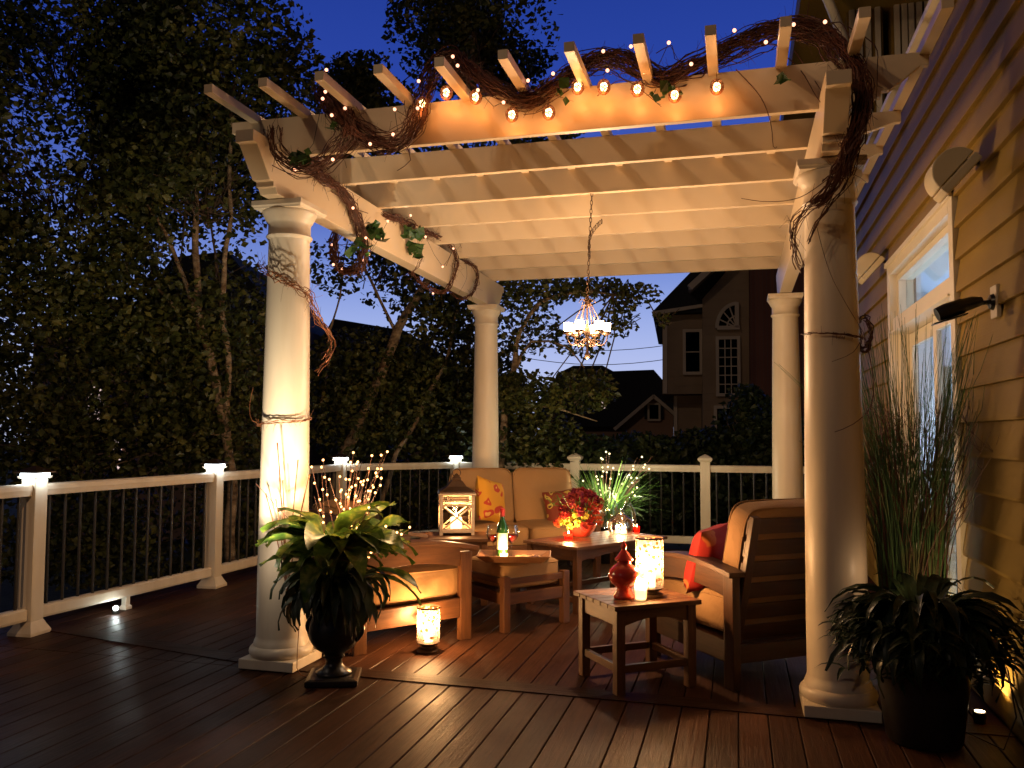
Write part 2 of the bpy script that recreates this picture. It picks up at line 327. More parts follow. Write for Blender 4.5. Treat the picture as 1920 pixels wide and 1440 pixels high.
dp_=wt.nodes.new('ShaderNodeVectorMath'); dp_.operation='DOT_PRODUCT'; wt.links.new(tc.outputs['Generated'],dp_.inputs[0]); dp_.inputs[1].default_value=(-.15,.99,0)
mr_=wt.nodes.new('ShaderNodeMapRange'); mr_.interpolation_type='SMOOTHSTEP'; wt.links.new(dp_.outputs['Value'],mr_.inputs[0]); mr_.inputs[1].default_value=.32; mr_.inputs[2].default_value=.80; mr_.inputs[3].default_value=0; mr_.inputs[4].default_value=1
mg=wt.nodes.new('ShaderNodeMix'); mg.data_type='RGBA'; wt.links.new(mr_.outputs[0],mg.inputs[0]); mg.inputs[6].default_value=(.006,.009,.022,1); wt.links.new(rp.outputs[0],mg.inputs[7])
wt.links.new(mg.outputs[2],mx.inputs[6]); wt.links.new(sky.outputs[0],mx.inputs[7]); wt.links.new(mx.outputs[2],bg.inputs[0]); bg.inputs[1].default_value=1.0

# low sun lamp added as weak fill behind the camera's left: also casts the slanting purlin shadows on the joists
moon_fill=lamp('moon_fill',(0,0,12),.11,(1,.72,.50),typ='SUN'); moon_fill.data.angle=R(.8)
d=Vector((.85,2.0,-1.0)); moon_fill.rotation_euler=d.to_track_quat('-Z','Y').to_euler()

# floodlight high on a pole behind the camera's left, hooded so that it only reaches the pergola roof and what is above
FL=Vector((-2.0,-7.6,6.8)); T0=Vector((1.4,.6,2.75)); E0=Vector((1.4,-.1,1.85))
t=thing('floodlight','hooded floodlight on a tall dark pole shining at the pergola roof','floodlight',(FL.x,FL.y,-1.5))
MB().lathe([(.06,0),(.05,8.15)],(0,-.12,0),16).build('pole','black_metal',t,'auto')
u=(E0-FL).normalized(); sd=u.cross(Vector((0,0,1))).normalized(); up=sd.cross(u); c=FL+u*1.3-Vector((FL.x,FL.y,-1.5))
m=MB(); m.add([c+sd*s*1.3-up*h+u*w for w in (0,.01) for s,h in ((-1,0),(1,0),(1,1.6),(-1,1.6))],[(0,1,2,3),(7,6,5,4),(0,4,5,1),(1,5,6,2),(2,6,7,3),(3,7,4,0)]); m.build('barn_door','black_metal',t)  # added plate, out of view, blocks the lower part of the flood beam
fl=lamp('flood_lamp',FL,340,(1,.64,.34),.10,typ='SPOT'); fl.data.spot_size=R(42); fl.data.spot_blend=.5; aim(fl,T0)

q=Vector((-.7,-4.9,2.3)); t=thing('wall_lantern','small black lantern on a post at the near left corner of the deck','lantern',(q.x,q.y,0))
MB().lathe([(.03,0),(.025,2.15)],(0,-.06,0),12).build('pole','black_metal',t,'auto'); MB().sqlathe([(.06,2.16),(.07,2.17),(.07,2.19)],(0,-.06,0)).build('base','black_metal',t); MB().sqlathe([(.09,2.42),(.09,2.43),(.01,2.5)],(0,-.06,0)).build('roof','black_metal',t)
l=lamp('lantern_lamp',q,170,(1,.58,.30),.05,typ='SPOT'); l.data.spot_size=R(52); l.data.spot_blend=.8; aim(l,(-2.9,1.6,1.0))
# ------------------------------------------------------------------ ground and deck
def struct(name,mb,mat,**k): return tag(mb.build(name,mat,**k),kind='structure')
g=MB(); g.add([(-140,-60,-1.5),(140,-60,-1.5),(140,220,-1.5),(-140,220,-1.5)],[(0,1,2,3)]); struct('ground',g,'lawn')
BW=.122
d=MB(); x=-1.98
k0=math.floor(-1.98/BW)
for k in range(k0,int(3.5/BW)):
    x0=k*BW+.0024; x1=(k+1)*BW-.0024
    if x1>3.44: continue
    for (a,b) in ((-5.2,-.10),(-.094,5.12)):
        c=.0028
        d.prism([(x0,-.028),(x1,-.028),(x1,-c),(x1-c,0),(x0+c,0),(x0,-c)],'y',a,b)
struct('deck',d,'deck_board')
d=MB(); d.box(-1.98,3.46,-5.2,5.12,-.24,-.032); struct('deck_frame',d,'black_metal')
d=MB()
for (x0,y0,x1,y1) in ((-1.90,.375,-.30,.045),(-.30,.045,.22,-.035),(.22,-.035,3.42,-.10)):
    a=Vector((x0,y0)); b=Vector((x1,y1)); t_=(b-a).normalized(); n_=Vector((-t_.y,t_.x))*.068
    for s0,s1 in ((-1,-.05),(.05,1)) if False else ((-1,1),):
        p=[a+n_*s0,b+n_*s0-t_*.004,b+n_*s1-t_*.004,a+n_*s1]; d.add([(q.x,q.y,z) for z in (.0005,.005) for q in p],[(0,3,2,1),(4,5,6,7),(0,1,5,4),(1,2,6,5),(2,3,7,6),(3,0,4,7)])
struct('deck_border',d,'deck_border')

# ------------------------------------------------------------------ pergola
PW,PD,BZ,JZ,JT=2.743,3.70,2.44,2.70,2.850
pg=thing('pergola','large white pergola of four round columns and overhead joists above the seating','pergola',(0,0,0))
def column(x,y,i):
    c=MB(); prof=[(.152,.056),(.160,.066),(.164,.082),(.160,.098),(.150,.108),(.143,.112),(.141,.124),(.136,.138),(.131,.150)]
    H=BZ
    for k in range(9):
        u=k/8; r=.130-.022*(max(0,u-.15)/.85)**1.4; prof.append((r,.16+u*(H-.36)))
    prof+=[(.112,H-.195),(.118,H-.188),(.122,H-.180),(.118,H-.172),(.112,H-.165),(.111,H-.12),(.114,H-.105),(.124,H-.095),(.126,H-.088),(.132,H-.078),(.140,H-.062),(.143,H-.055),(.143,H-.048),(.138,H-.046)]
    c.lathe(prof,(x,y,0),48)
    o=c.build('column','white_vinyl',pg,'auto')
    p=MB(); p.sqlathe([(.155,.006),(.155,.056)],(x,y,0)); p.build('plinth','white_vinyl',o,bevel=.004)
    a=MB(); a.sqlathe([(.136,H-.046),(.140,H-.036),(.146,H-.030),(.146,H-.004)],(x,y,0)); a.build('abacus','white_vinyl',o,bevel=.002)
for i,(x,y) in enumerate(((0,0),(PW,0),(0,PD),(PW,PD))): column(x,y,i)
def tail(poly_end,zb,zt,reach,sgn,base):  # profile along one axis: decorative cut end
    h=zt-zb; L=reach
    return [(base+sgn*L,zt),(base+sgn*L,zt-.06),(base+sgn*(L-.035),zt-.06),(base+sgn*(L-.16),zb+.055),(base+sgn*(L-.195),zb+.055),(base+sgn*(L-.195),zb+.028),(base+sgn*(L-.215),zb+.028),(base+sgn*(L-.235),zb)]
for x in (0,PW):
    e0=tail(None,BZ,JZ,.45,-1,0); e1=tail(None,BZ,JZ,.45,1,PD)
    b=MB(); b.prism(e0[::1]+e1[::-1],'x',x-.05,x+.05); b.build('beam','white_paint',pg,bevel=.003)
JY=[-.13]+[-.03+i*.545 for i in range(1,8)]
for y in JY:
    jb=2.655 if y<0 else JZ-.003
    jt=2.866 if (y<0 or y>.8) else JT; e1=tail(None,jb,jt,.43,1,PW-.03); e0=tail(None,jb,jt,.30,-1,.03)
    j=MB(); j.prism(e0+e1[::-1],'y',y-.019,y+.019)
    j.v=[(a,b,c+.0015) for a,b,c in j.v]; j.build('joist','white_paint',pg,bevel=.002)
for i in range(12):
    x=-.134+.2965*i
    s=MB(); s.box(x-.023,x+.023,-.56,4.2,JT+.0035,JT+.0475); s.build('purlin','white_paint',pg,bevel=.002)

# ------------------------------------------------------------------ railing
posts=[(-1.84,-1.45,1),(-1.80,.19,1),(-1.685,1.85,1),(-1.62,3.92,1),(-.72,4.95,1),(.635,4.95,0),(2.0,4.95,0),(3.33,4.95,0)]
plab=['','white rail post with glowing cap nearest the camera at the left edge','white rail post with glowing cap, second along the left railing','white rail post with glowing cap behind the lit twigs of the urn','white rail post with glowing cap in the back corner behind the wooden lantern','white rail post with plain pyramid cap right of the loveseat','white rail post with plain pyramid cap behind the right armchair','white rail post by the house behind the big column']
for i,(x,y,lit) in enumerate(posts):
    if i in (0,7): continue
    t=thing('rail_post',plab[i],'post',(x,y,0),R(3) if x<-1.5 else 0,'white posts of the deck railing')
    MB().box(-.05,.05,-.05,.05,.008,.93).build('post_sleeve','cream_paint' if False else 'white_vinyl',t,bevel=.003)
    MB().sqlathe([(.082,0),(.082,.018),(.062,.055),(.054,.075),(.0505,.08)]).build('post_skirt','white_vinyl',t)
    if lit:
        MB().sqlathe([(.062,.93),(.066,.938),(.066,.945)]).build('cap_base','white_vinyl',t)
        MB().sqlathe([(.056,.946),(.056,.962)]).build('light_band','led_cool',t)
        MB().sqlathe([(.080,.963),(.080,.970),(.055,.982),(.006,1.005)]).build('post_cap','bronze_metal',t)
        lamp('cap_lamp',(x,y-.09,.935),.8,(.80,.93,1),.015); lamp('cap_lamp',(x+.09,y,.935),.8,(.80,.93,1),.015)
    else:
        MB().sqlathe([(.058,.93),(.070,.945),(.074,.958),(.074,.968),(.05,.985),(.005,1.008)]).build('post_cap','white_vinyl',t)
slab=['white rail section with dark balusters at the left picture edge','white rail section with dark balusters between the two nearest glowing posts','white rail section with dark balusters passing behind the front left column','white rail section with dark balusters on the angled corner behind the urn twigs','white rail section with dark balusters behind the loveseat','white rail section with dark balusters behind the lit grass planter','white rail section with dark balusters behind the back right column']
for i in range(len(posts)-1):
    a=Vector(posts[i][:2]); b=Vector(posts[i+1][:2]); L=(b-a).length; ang=math.atan2(b.y-a.y,b.x-a.x)
    t=thing('rail_section',slab[i],'railing',(a.x,a.y,0),ang,'sections of the deck railing')
    MB().prism([(-.032,.825),(.032,.825),(.036,.845),(.040,.862),(.040,.885),(.030,.896),(-.030,.896),(-.040,.885),(-.040,.862),(-.036,.845)],'x',.05,L-.05).build('top_rail','white_vinyl',t,bevel=.002)
    MB().prism([(-.028,.085),(.028,.085),(.034,.10),(.034,.15),(.02,.160),(-.02,.160),(-.034,.15),(-.034,.10)],'x',.05,L-.05).build('bottom_rail','white_vinyl',t,bevel=.002)
    n=int((L-.1)/.112); n=max(n,1)
    proto=None
    for k in range(n):
        xx=.05+(k+.5)*(L-.1)/n
        if proto is None:
            m=MB(); m.lathe([(.0095,.158),(.0095,.827)],(0,0,0),8); proto=m.build('baluster','black_metal',t,smooth='auto'); o=proto
        else: o=proto.copy(); COL.objects.link(o); o.parent=t
        o.location=(xx,0,0)
    if L>1.2: MB().sqlathe([(.028,0),(.028,.02),(.019,.03),(.019,.084)],(L*.46,0,0)).build('foot_block','white_vinyl',t)
# small deck light under the left rail
t=thing('deck_light','tiny bright white deck light glowing under the left bottom rail','light',(-1.70,.80,0))
MB().lathe([(.022,0),(.022,.022),(.014,.03)],n=16).build('lamp_housing','black_metal',t,smooth='auto')
MB().ball((.006,-.006,.040),.016,12,8).build('lens','led_spot',t,True)
lamp('deck_lamp',(-1.63,.72,.05),.4,(.82,.95,.85),.015)

# ------------------------------------------------------------------ the house on the right
HX=3.42
hs=thing('house','tan clapboard house wall with a lit glass door along the right side of the deck','house',(HX,0,0))
s=MB(); z=1.276-.163*8
rows=[]
while z<3.5: rows.append((z,min(z+.163,3.55))); z+=.163
def course(y0,y1,z0,z1): s.prism([(0,z0),(-.020,z0+.0008),(-.017,z0+.020),(-.0045,z1+.010),(0,z1+.010)],'y',y0,y1) if False else s.add([(x,y,zz) for y in (y0,y1) for (x,zz) in ((.004,z0),(-.027,z0),(-.027,z0+.013),(-.003,z1+.006),(.004,z1+.006))],[(0,1,2,3,4),(9,8,7,6,5),(0,5,6,1),(1,6,7,2),(2,7,8,3),(3,8,9,4),(4,9,5,0)])
D0,D1,DT=.60,2.52,2.44
for z0,z1 in rows:
    z0=max(z0,.01)
    if z0<DT-.02:
        course(-5.2,D0-.012,z0,z1); course(D1+.012,5.35,z0,z1)
        if z1>DT: course(D0-.012,D1+.012,DT+.015,z1)
    else: course(-5.2,5.35,z0,z1)
s.build('siding','siding_paint',hs)
w=MB(); w.box(.006,.16,-5.2,D0,-.3,3.56); w.box(.006,.16,D1,5.35,-.3,3.56); w.box(.006,.16,D0,D1,DT,3.56); w.build('wall_core','black_metal',hs)
w=MB(); w.box(-.028,.03,5.352,5.45,0,3.56); w.box(-.05,3.0,-5.2,5.46,3.562,3.60); w.build('corner_board','cream_paint',hs)
# door unit
dr=MB(); dr.box(-.034,.05,D0,D0+.085,.02,DT); dr.box(-.034,.05,D1-.085,D1,.02,DT); dr.box(-.034,.05,D0+.086,D1-.086,DT-.085,DT); dr.box(-.05,-.034,D0-.01,D1+.01,DT-.022,DT+.012)
dc=dr.build('door_casing','cream_paint',hs,bevel=.003)
fr=MB(); fr.box(.02,.12,D0+.086,D0+.12,.02,2.354); fr.box(.02,.12,D1-.12,D1-.086,.02,2.354); fr.box(.02,.12,D0+.121,D1-.121,2.31,2.354); fr.box(-.02,.12,D0+.121,D1-.121,1.94,2.035); fr.box(-.045,.119,D0+.087,D1-.087,1.925,1.9385)
fr.build('transom_frame','cream_paint',hs,bevel=.003)
MB().box(.07,.076,D0+.12,D1-.12,2.035,2.31).build('transom_pane','window_glass',hs)
for (a,b,x) in ((D0+.121,1.47,.045),(1.39,D1-.121,.085)):
    dd=MB(); dd.box(x,x+.035,a,a+.08,.03,1.922); dd.box(x,x+.035,b-.08,b,.03,1.922); dd.box(x,x+.035,a+.081,b-.081,1.83,1.922); dd.box(x,x+.035,a+.081,b-.081,.03,.17)
    o=dd.build('door_leaf','cream_paint',hs,bevel=.003)
    MB().box(x+.015,x+.020,a+.08,b-.08,.17,1.83).build('pane','window_glass',o)
# room behind the glass
rm=MB(); rm.add([(.18,.2,-.02),(3.2,.2,-.02),(3.2,4.2,-.02),(.18,4.2,-.02),(.18,.2,2.5),(3.2,.2,2.5),(3.2,4.2,2.5),(.18,4.2,2.5)],[(0,1,2,3),(7,6,5,4),(0,4,5,1),(1,5,6,2),(2,6,7,3)])
rm.build('room','room_white',hs)
cu=MB()
for k in range(26):
    y=1.62+k*.03; cu.tube([(.32+.02*math.sin(k*1.9),y,.02),(.32+.02*math.sin(k*1.9),y,1.5)],.02,6)
cu.build('curtain','curtain',hs,smooth='auto')
cu=MB(); cu.box(2.6,3.0,1.6,3.2,.02,1.5); cu.box(2.9,3.15,2.2,2.9,1.5,2.1); cu.build('cupboard','curtain',hs)
l=lamp('room_lamp',(HX+.45,2.0,2.35),1500,(.70,.84,1),.12,typ='SPOT'); l.data.spot_size=R(125); l.data.spot_blend=.4; aim(l,(HX+2.4,2.7,.9))
# upper storey set back, gutter and downspout
def upx(px,py,Y): q=ony(px,py,Y); return q.x-HX,q.z
Y1=4.6
u0=upx(1588,40,Y1)[0]; u1=upx(1655,40,Y1)[0]; u2=upx(1670,40,Y1)[0]; 
w=MB(); w.box(u0,u1,Y1,Y1+3,3.605,6.4); w.box(u2,3.4,Y1,Y1+3,3.605,6.4); w.build('upper_wall','siding_paint',hs)
tr=MB()
for px in (1592,1606,1622,1640,1676,1690,1703,1718,1733,1748,1764): 
    a=upx(px,60,Y1)[0]; tr.box(a,a+.05,Y1-.04,Y1-.002,3.604,6.2)
tr.build('batten','cream_paint',hs,bevel=.004)
MB().box(upx(1724,60,Y1)[0],upx(1731,60,Y1)[0]+.02,Y1-.03,Y1-.01,3.7,5.5).build('upper_window','dark_glass',hs)
a=ony(1502,15,4.2); b=ony(1578,48,4.2)
ea=MB(); ea.box(a.x-HX,3.4,3.75,8,a.z+.10,a.z+.34); ea.build('eave','siding_paint',hs)
gt=MB(); gt.prism([(3.62,a.z+.06),(3.74,a.z+.06),(3.74,a.z+.20),(3.60,a.z+.20)],'x',a.x-HX-.02,3.4); gt.build('gutter','cream_paint',hs,bevel=.01)
ds=MB(); q=b.x-HX; ds.tube([(a.x-HX+.12,3.70,a.z+.06),(a.x-HX+.15,3.8,a.z-.0),(q-.02,4.2,b.z-.02),(q+.02,4.25,b.z-.12),(q+.02,4.25,3.6)],.045,10); ds.build('downspout','cream_paint',hs,smooth=True)
# wall speakers
for (px,py,lab) in ((1786,328,'nearer half round cream speaker on the clapboard wall above the glass door'),(1629,503,'cream half round speaker beyond the glass door, partly behind the big column')):
    c=onx(px,py,3.28); t=thing('wall_speaker',lab,'speaker',(c.x,c.y,c.z),0,'outdoor speakers on the house wall')
    Rm=Matrix.Rotation(R(-48),3,'Y')  # flat side looks down and out
    m=MB(); pr=[(.105*math.cos(PI*k/18),.105*math.sin(PI*k/18)*.95) for k in range(19)]
    m.prism(pr,'y',-.085,.085); m.v=[tuple(Rm@Vector(p)) for p in m.v]; m.build('speaker_shell','speaker_cream',t,'auto',bevel=.006)
    m=MB(); m.box(-.108,.108,-.087,.087,-.045,-.004); m.v=[tuple(Rm@Vector(p)) for p in m.v]; m.build('grille','speaker_cream',t,bevel=.008)
    m=MB(); m.tube([(.05,0,.06),(.10,.01,.05),(.139,.02,.04)],.012,8); m.lathe([(.03,0),(.03,.01)],(0,0,0),12); m.v=m.v; m.build('bracket','black_metal',t,smooth='auto')
# black floodlight / camera on a cream square plate
c=onx(1868,566,3.40); t=thing('wall_spotlight','black hooded spotlight on a cream square plate on the clapboard wall','spotlight',(c.x,c.y,c.z))
MB().box(-.012,.008,-.045,.045,-.07,.07).build('back_plate','speaker_cream',t,bevel=.004)
m=MB(); m.lathe([(.036,0),(.030,.014),(.014,.022)],n=20); m.v=[(-z-.012,y,x) for x,y,z in m.v]; m.tube([(-.03,0,0),(-.07,0,-.004)],.010,8); m.build('mount','plastic_black',t,'auto')
m=MB(); m.tube([(-.055,0,.006),(-.09,-.003,0),(-.13,-.006,-.012),(-.135,-.006,-.014),(-.20,-.012,-.036),(-.235,-.014,-.05)],[.018,.027,.030,.034,.034,.030],16); m.build('lamp_body','plastic_black',t,'auto')
m=MB(); m.box(-.26,-.12,-.045,.02,.012,.018); Rm=Matrix.Rotation(R(-17),3,'Y'); m.v=[tuple(Rm@Vector(p)+Vector((0,0,-.03))) for p in m.v]; m.build('hood','plastic_black',t,bevel=.003)

# ------------------------------------------------------------------ neighbouring houses
def facade(name,label,D,px0=960,rz=0):
    t=thing(name,label,'house',(0,0,0)); o=dep(px0,720,D); t.location=(o.x,o.y,0); t.rotation_euler=(0,0,YAW+rz)
    inv=Matrix.Rotation(-YAW-rz,3,'Z'); L=Vector(t.location)
    def pt(px,py): q=inv@(dep(px,py,D)-L); return (q.x,q.z)
    return t,pt
def pan(t,pt,name,mat,pxs,y0,y1,parent=None,**k):
    m=MB(); m.prism([pt(*p) for p in pxs],'y',y0,y1); return m.build(name,mat,parent or t,**k)
t,pt=facade('neighbor_house','tall tan neighbouring house with an arched window and brick chimney wall',20,1242,R(-11))
gz=pt(1300,1000)[1]; G=-1.5
def rect(a,b,c,d): return [(a,b),(c,b),(c,d),(a,d)]
pan(t,pt,'wall_wing','far_siding',rect(1242,590,1316,739),0,6)
pan(t,pt,'wall_lower','far_siding',rect(1263,739.5,1316,950),.6,6)
pan(t,pt,'wall_gable','far_siding',[(1316,950),(1316,566),(1400,470),(1400,950)],-.35,6)
pan(t,pt,'chimney_wall','brick',rect(1400,430,1530,950),-.7,6)
pan(t,pt,'roof','roof_dark',[(1223,586),(1300,508),(1400,425),(1420,425),(1320,560),(1317,589),(1242,589)],-.25,7)
m=MB(); 
for a,b in (((1292,551),(1402,452)),): 
    p,q=pt(*a),pt(*b); m.beam((p[0],-.8,p[1]),(q[0],-.8,q[1]),.14,.2,(0,-1,0)); m.beam((p[0],-.45,p[1]-.02),(q[0],-.45,q[1]-.02),.08,.62,(0,-1,0))
m.build('rake_board','trim_far',t)
pan(t,pt,'gutter','trim_far',[(1222,586),(1320,574),(1320,580),(1224,593)],-.32,-.2)
pan(t,pt,'corner_board','trim_far',rect(1243,592,1251,738),-.03,.0)
pan(t,pt,'corner_board','trim_far',rect(1263,741,1270,950),.55,.6)
def fwin(x0,y0,x1,y1,yy,nx,ny,name='window'):
    b=pan(t,pt,name,'dark_glass',rect(x0,y0,x1,y1),yy-.05,yy-.01)
    m=MB(); A=pt(x0,y1); B=pt(x1,y0); w=.07
    for (a,b2,c,d) in ((A[0]-w,A[0],A[1]-w,B[1]+w),(B[0],B[0]+w,A[1]-w,B[1]+w),(A[0],B[0],B[1],B[1]+w),(A[0],B[0],A[1]-w,A[1])): m.box(a,b2,yy-.09,yy-.005,c,d)
    for i in range(1,nx): q=A[0]+(B[0]-A[0])*i/nx; m.box(q-.012,q+.012,yy-.07,yy-.051,A[1],B[1])
    for i in range(1,ny): q=A[1]+(B[1]-A[1])*i/ny; m.box(A[0],B[0],yy-.075,yy-.052,q-.012,q+.012)
    m.build('frame','trim_far',b)
fwin(1286,624,1311,698,0,1,2); fwin(1346,642,1378,740,-.35,3,6); fwin(1342,768,1376,840,-.35,1,1)
# quarter-fan window
m=MB(); c=pt(1378,621); rr=pt(1378,621)[0]-pt(1342,621)[0]; arc=[(c[0]-rr*math.cos(a),c[1]+rr*1.25*math.sin(a)) for a in [PI/2*k/10 for k in range(11)]]
m.prism([c]+arc,'y',-.40,-.36); aw=m.build('arched_window','dark_glass',t)
m=MB()
for k in range(10): p,q=arc[k],arc[k+1]; m.beam((p[0],-.40,p[1]),(q[0],-.40,q[1]),.08,.10,(0,1,0))
for a in (0,.25,.5,.75,1): 
    an=PI/2*a; m.beam((c[0],-.41,c[1]),(c[0]-rr*math.cos(an),-.41,c[1]+rr*1.25*math.sin(an)),.03,.035,(0,1,0))
m.beam((c[0]-rr,-.42,c[1]),(c[0]+.06,-.42,c[1]),.09,.09,(0,1,0)); m.beam((c[0],-.42,c[1]),(c[0],-.42,c[1]+rr*1.3),.09,.09,(0,1,0))
mid=[(c[0]-rr*.5*math.cos(PI/2*k/6),c[1]+rr*.62*math.sin(PI/2*k/6)) for k in range(7)]
for k in range(6): p,q=mid[k],mid[k+1]; m.beam((p[0],-.41,p[1]),(q[0],-.41,q[1]),.03,.03,(0,1,0))
m.build('frame','trim_far',aw)
t,pt=facade('distant_house','distant brown house with small shuttered gable window below its dark roof',27,1160,R(-8))
pan(t,pt,'wall','house_wall_tan',rect(1010,800,1262,900),0,6)
pan(t,pt,'roof','roof_dark',[(985,800),(1050,698),(1075,686),(1130,686),(1150,697),(1225,695),(1268,745),(1268,800)],-.3,7)
pan(t,pt,'gable_wall','house_wall_tan',[(1168,880),(1168,795),(1223,748),(1258,778),(1258,880)],-1.1,-.35)
m=MB(); 
for a,b in (((1153,806),(1224,746)),((1222,746),(1266,784))): p,q=pt(*a),pt(*b); m.beam((p[0],-1.25,p[1]),(q[0],-1.25,q[1]),.10,.3,(0,-1,0))
m.build('rake_board','trim_far',t)
b=pan(t,pt,'window','dark_glass',rect(1216,762,1232,787),-1.16,-1.12)
m=MB(); A=pt(1216,787); B=pt(1232,762)
for (a,b2,c,d) in ((A[0]-.06,A[0],A[1]-.06,B[1]+.06),(B[0],B[0]+.06,A[1]-.06,B[1]+.06),(A[0],B[0],B[1],B[1]+.06),(A[0],B[0],A[1]-.06,A[1])): m.box(a,b2,-1.2,-1.105,c,d)
m.build('frame','trim_far',b)
for r in ((1207,763,1213,787),(1235,763,1241,787)): pan(t,pt,'shutter','roof_dark',rect(r[0],r[1],r[2],r[3]),-1.16,-1.105)
t,pt=facade('dark_house','dark silhouette of a house roof behind the birch left of the front column',21)
pan(t,pt,'wall','house_wall_tan',rect(60,610,560,1010),0,7)
pan(t,pt,'roof','roof_dark',[(250,612),(330,486),(432,474),(500,560),(560,612)],-.4,7.5)
pan(t,pt,'window','far_window',rect(168,722,200,790),-.05,-.01)
pan(t,pt,'window','far_window',rect(216,815,232,880),-.05,-.01)
t,pt=facade('low_house','dark low house roof seen through the birch between the two left columns',24)
pan(t,pt,'wall','house_wall_tan',rect(600,690,900,1000),0,6)
pan(t,pt,'roof','roof_dark',[(575,700),(628,600),(760,622),(870,690),(900,700)],-.4,7)
pan(t,pt,'window','far_window',rect(1066,765,1076,782),-8,-7.96)
# overhead cables
for i,(a,b,lab) in enumerate((((900,628,30),(1330,634,30),'thin overhead cable crossing the pale sky left of the tall neighbour, upper one'),((900,655,30),(1330,660,30),'thin overhead cable crossing the pale sky left of the tall neighbour, lower one'))):
    p=dep(*a); q=dep(*b); m=MB(); m.tube([p.lerp(q,k/12)+Vector((0,0,-.5*math.sin(PI*k/12))) for k in range(13)],.012,4); tag(m.build('overhead_cable','far_grey'),lab,'cable',None)
# low grey boards of a neighbouring stair below the deck, left
t=thing('garden_bench','grey board bench down in the garden seen through the left balusters','bench',(-3.6,2.1,-1.5),R(12))
for z in (.95,.72,.50): MB().box(-.8,.8,-.03,.0,z,z+.12).build('board','concrete_grey',t)
for x in (-.75,.75): MB().box(x-.04,x+.04,0,.08,0,1.06).build('leg','concrete_grey',t)
def cush(t,name,c,a,b,h,e,puff=0,tr=None,edge=None,mat='tan_canvas'):
    m=MB(); m.sup(c,a,b,h,e,44,18,puff=puff)
    f=lambda t_,p_: math.copysign(abs(t_)**p_,t_)
    pp=[]
    for sgn in (1,-1):
        if edge=='y': pts=[(c[0]+a*.985*f(math.cos(q),e),c[1]+sgn*b*.78,c[2]+h*.985*f(math.sin(q),e)) for q in [2*PI*(i+.5)/60 for i in range(61)]]
        else: pts=[(c[0]+a*.985*f(math.cos(q),e),c[1]+b*.985*f(math.sin(q),e),c[2]+sgn*h*.72) for q in [2*PI*(i+.5)/60 for i in range(61)]]
        k=MB(); k.tube(pts,.0045,6); pp.append(k)
    if tr: m.v=[tuple(tr(Vector(p))) for p in m.v]
    o=m.build(name,mat,t,True)
    for k in pp:
        if tr: k.v=[tuple(tr(Vector(p))) for p in k.v]
        k.build('piping',mat,o,True)
    return o
# ------------------------------------------------------------------ furniture
def armchair(label,loc,rz,w=.72,d=.76,bh=.58,mats=('teak','tan_canvas')):
    """local: front towards -y, width along x"""
    t=thing('armchair',label,'armchair',loc,rz,'wooden lounge chairs with tan cushions')
    hw=w/2; yf=-d/2; yr=d/2; lw=.045
    for sx in (-1,1):
        x=sx*(hw-.03)
        MB().box(x-lw/2,x+lw/2,yf,yf+.075,0,.515).build('leg',mats[0]+'_z',t,bevel=.004)
        MB().box(x-lw/2,x+lw/2,yr-.075,yr,0,.535).build('leg',mats[0]+'_z',t,bevel=.004)
        # arched arm board
        n=14; m=MB(); top=[]; 
        for k in range(n+1):
            u=k/n; y=yf-.03+u*(d+.05); z=.52+.045*math.sin(PI*u)+.012*u; top.append((y,z))
        m.prism([(y,z) for y,z in top]+[(y,z+.026) for y,z in top][::-1],'x',x-.055,x+.055); m.build('armrest',mats[0]+'_y',t,bevel=.004)
        m=MB(); lo=[(yf+.077+u*(d-.154),.432+.032*math.sin(PI*u)) for u in [k/12 for k in range(13)]]; hi=[(y,.518+.045*math.sin(PI*min(1,max(0,(y-yf+.03)/(d+.05))))+.006) for y,z in lo]
        m.prism(lo+hi[::-1],'x',x-.016,x+.016); m.build('arm_apron',mats[0]+'_y',t,bevel=.002)
        m=MB(); m.prism([(yf+.0755,.245),(yf+.0755,.135),(yr-.0755,.12),(yr-.0755,.225)],'x',x-.018,x+.018); m.build('side_rail',mats[0]+'_y',t,bevel=.003)
    MB().box(-hw+.055,hw-.055,yf+.012,yf+.042,.135,.245).build('front_rail',mats[0]+'_x',t,bevel=.003)
    MB().box(-hw+.055,hw-.055,yr-.05,yr-.02,.12,.205).build('rear_rail',mats[0]+'_x',t,bevel=.003)
    MB().box(-hw+.055,hw-.055,yf+.05,yr-.06,.205,.222,rot=Matrix.Rotation(R(-2),3,'X')).build('seat_deck',mats[0]+'_x',t)
    # leaning slatted back
    Rb=Matrix.Rotation(R(-14),3,'X'); bh+=.08; o=Vector((0,yr-.112,.19))
    def bx(x0,x1,y0,y1,z0,z1,name):
        m=MB(); m.box(x0,x1,y0,y1,z0,z1); m.v=[tuple(Rb@Vector(p)+o) for p in m.v]; m.build(name,mats[0]+'_x' if name=='back_slat' else mats[0]+'_z',t,bevel=.003)
    for sx in (-1,1): bx(sx*(hw-.085)-.022,sx*(hw-.085)+.022,.014,.045,.0,bh,'back_stile')
    for k in range(6): bx(-hw+.065,hw-.065,0,.0135,.02+k*.109*bh/.66,.02+k*.109*bh/.66+.078,'back_slat')
    cush(t,'seat_cushion',(0,-.04,.335),hw-.056,d/2-.045,.105,.22,.22,mat=mats[1])
    cush(t,'back_cushion',(0,-.072,.095+bh*.5),hw-.062,.075,.265*(bh-.08)/.58,.26,0,lambda p:Rb@p+o,'y',mats[1])
    return t
def face(a): return a+PI/2   # local front (-y) turned to world angle a
f2=R(128)
armchair('wooden armchair seen from its slatted back, holding a red pillow',(2.34,.66,0),face(f2),mats=('shaded_teak','shaded_canvas'))
f1=R(48)
armchair('wooden armchair with tan cushions seen from the side, behind the planted urn',(.285,.755,0),face(f1),d=.74,bh=.50)
